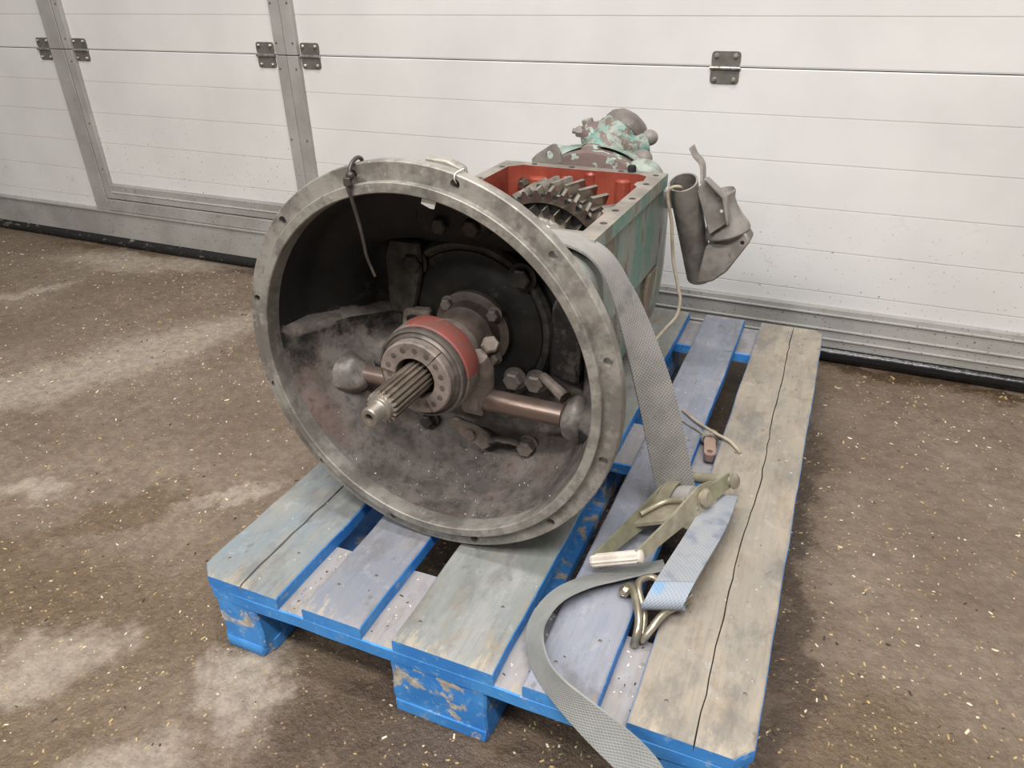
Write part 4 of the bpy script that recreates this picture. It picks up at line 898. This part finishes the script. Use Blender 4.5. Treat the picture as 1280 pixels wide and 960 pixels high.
# hook
hk = R_('hook', tube(B(), [(0.690, 0.205, 0.166), (0.679, 0.187, 0.162), (0.662, 0.165, 0.160), (0.652, 0.142, 0.152), (0.645, 0.132, 0.140), (0.641, 0.138, 0.134), (0.637, 0.160, 0.146), (0.630, 0.172, 0.158), (0.620, 0.190, 0.166), (0.619, 0.205, 0.168), (0.633, 0.217, 0.168), (0.655, 0.208, 0.168)], 0.0052, 12, 6), 'hookm')
R_('hook_claw', tube(B(), [(0.600, 0.184, 0.150), (0.602, 0.194, 0.158), (0.610, 0.192, 0.163), (0.622, 0.172, 0.161), (0.632, 0.150, 0.156), (0.635, 0.134, 0.148), (0.634, 0.126, 0.134), (0.632, 0.132, 0.120)], 0.0056, 12, 6), 'hookm', hk)
R_('hook_tip', lathe(B(), [(0, -0.004), (0.0085, -0.003), (0.0095, 0.003), (0.006, 0.008), (0, 0.009)], 18, (0.603, 0.190, 0.156), (-0.6, -0.1, 0.5)), 'hookm', hk)

# ================================================================== SMALL THINGS
# steel link tied with cord by the gap
lk = thing('steel_link', (0.642, 0.61, 0.1225), 'small pinkish steel link knotted to a cord, lying beside the bare tan board', 'link')
lu = Vector((0.016, -0.088, 0)).normalized(); lv_ = Vector((-lu.y, lu.x, 0)); lo_ = Vector((0.6345, 0.652, 0.1385))
bm = B(); plate_hole(bm, [(-0.010, -0.012), (0.010, -0.012), (0.0105, 0.066), (0.006, 0.074), (-0.006, 0.074), (-0.0105, 0.066)], (0.0, 0.060), 0.0050, -0.0065, 0.0065)
LF = Matrix(((lv_.x, 0, lu.x, lo_.x), (lv_.y, 0, lu.y, lo_.y), (0, 1, 0, lo_.z), (0, 0, 0, 1)))
obj('link_plate', bm, 'link', lk, LF, smooth=False)
for k in range(3):
    c_ = lo_ + lu*(0.003+0.0062*(k-1)); bm = B()
    tube(bm, [c_ + lv_*(0.0135*math.cos(a)) + Vector((0, 0, 0.0100*math.sin(a))) for a in [2*PI*j_/14 for j_ in range(15)]], 0.0040, 8, 2); obj('cord_turn', bm, 'cord_grey', lk)
bm = B(); tube(bm, [(0.570, 0.712, 0.1475), (0.600, 0.680, 0.150), (0.626, 0.656, 0.153), (0.650, 0.640, 0.153), (0.672, 0.632, 0.150), (0.688, 0.616, 0.1475), (0.697, 0.603, 0.1472)], 0.0030, 8, 6); obj('cord_tail', bm, 'cord', lk)
bm = B(); tube(bm, [(0.566, 0.684, 0.1465), (0.594, 0.662, 0.1468), (0.616, 0.648, 0.1470), (0.628, 0.640, 0.143)], 0.0020, 8, 5); obj('cord_end', bm, 'cord_grey', lk)
# black tie round the flange
tie = thing('cable_tie', GF @ Vector((-0.067, -0.015, 0.262)), 'black tie looped through a flange hole with a long tail hanging inside the bell', 'tie')
def Tn(name, bm, mat): return obj(name, bm, mat, tie, GF)
Tn('loop', tube(B(), [(-0.067, -0.014, 0.263), (-0.067, -0.010, 0.273), (-0.0675, -0.003, 0.2795), (-0.068, 0.009, 0.2830), (-0.070, 0.0205, 0.2785), (-0.071, 0.021, 0.269), (-0.0709, 0.009, 0.2645), (-0.069, -0.003, 0.2645), (-0.067, -0.013, 0.263)], 0.0026, 8, 5), 'black')
bm = B(); box(bm, (-0.0735, -0.0190, 0.2540), (-0.0635, -0.0108, 0.2650), 0.0015); ellipsoid(bm, (-0.0655, -0.013, 0.266), (0.0060, 0.0045, 0.0055), 12, 8); Tn('head', bm, 'black')
Tn('tail', tube(B(), [(-0.0690, -0.0165, 0.256), (-0.066, -0.014, 0.236), (-0.0625, -0.010, 0.205), (-0.0595, -0.009, 0.178), (-0.0575, -0.009, 0.163), (-0.0490, -0.008, 0.138)], (0.0026, 0.0018), 8, 5), 'black')
# white tag
tg = thing('white_tag', GF @ Vector((0.0275, 0.012, 0.235)), 'small white tag hanging from a thread inside the top of the bell', 'tag')
bm = B(); prism(bm, [(0.0245, 0.2455), (0.0440, 0.2445), (0.0395, 0.2315), (0.034, 0.2320), (0.022, 0.2370)], 0.002, 0.0032, 'Y'); obj('tag_card', bm, 'white', tg, GF)
bm = B(); tube(bm, [(0.034, 0.0035, 0.2450), (0.045, 0.010, 0.2440), (0.066, 0.021, 0.262), (0.0735, 0.0195, 0.2775), (0.073, 0.009, 0.2780), (0.0725, -0.0010, 0.2765), (0.0715, -0.0012, 0.270), (0.071, 0.004, 0.265)], 0.0008, 6, 5); obj('thread', bm, 'white', tg, GF)
# wood chips and grit on the floor
bm = B(); n = 0
def chip(x, y, z, s, mi):
    el = random.uniform(1.2, 3.2); mtx = Matrix.Translation((x, y, z+s*0.12)) @ Euler((random.gauss(0, 0.18), random.gauss(0, 0.18), random.random()*6.3)).to_matrix().to_4x4() @ Matrix.Diagonal((s*el, s, s*0.30, 1))
    vs = [mtx @ Vector(p) for p in ((-.5, -.35, -.5), (.4, -.5, -.5), (.5, .3, -.5), (-.3, .5, -.5), (-.45, -.3, .5), (.35, -.4, .5), (.4, .25, .5), (-.25, .4, .5))]
    v = [bm.verts.new(p) for p in vs]
    for f in ((4, 5, 6, 7), (0, 1, 5, 4), (1, 2, 6, 5), (2, 3, 7, 6), (3, 0, 4, 7)):
        bm.faces.new([v[i] for i in f]).material_index = mi
while n < 9500:
    x, y = random.uniform(-2.3, 1.7), random.uniform(-0.45, 1.32)
    if -0.005 < y < 1.205 and (-0.005 < x < 0.107 or 0.322 < x < 0.478 or 0.693 < x < 0.803): continue
    dens = 0.35 + 0.65*max(0, min(1, 0.5+1.5*noise.noise(Vector((x*2.3, y*2.3, 4)))))
    if x > 0.8: dens = min(1, dens*1.1)
    if random.random() > dens: continue
    mi = 0 if random.random() < 0.30 else (1 if random.random() < 0.75 else 3)
    s = random.lognormvariate(math.log(0.0019), 0.42)
    chip(x, y, 0.0, min(s, 0.0034 if y < 0.2 else 0.0045), mi); n += 1
chips = obj('wood_chips', bm, ('chip_a', 'chip_b', 'chip_c', 'chip_d'), None, kind='stuff', smooth=False)
chips['label'] = 'pale wood chips and grit scattered over the wet concrete floor'; chips['category'] = 'wood chips'
bm = B()
for k in range(150):
    x = random.choice((random.uniform(0.005, 0.14), random.uniform(0.195, 0.28), random.uniform(0.34, 0.48), random.uniform(0.53, 0.615), random.uniform(0.665, 0.79)))
    chip(x, random.uniform(0.01, 1.15), TOP, random.uniform(0.0006, 0.0018), random.choice((2, 2, 3)))
for k in range(50):
    x = random.choice((random.uniform(0.152, 0.186), random.uniform(0.29, 0.333), random.uniform(0.49, 0.522), random.uniform(0.624, 0.655))); chip(x, random.uniform(0.01, 0.14), DB, random.uniform(0.0010, 0.0026), random.choice((2, 3)))
obj('deck_grit', bm, ('chip_a', 'chip_b', 'chip_c', 'chip_d'), pal, kind='stuff', smooth=False)
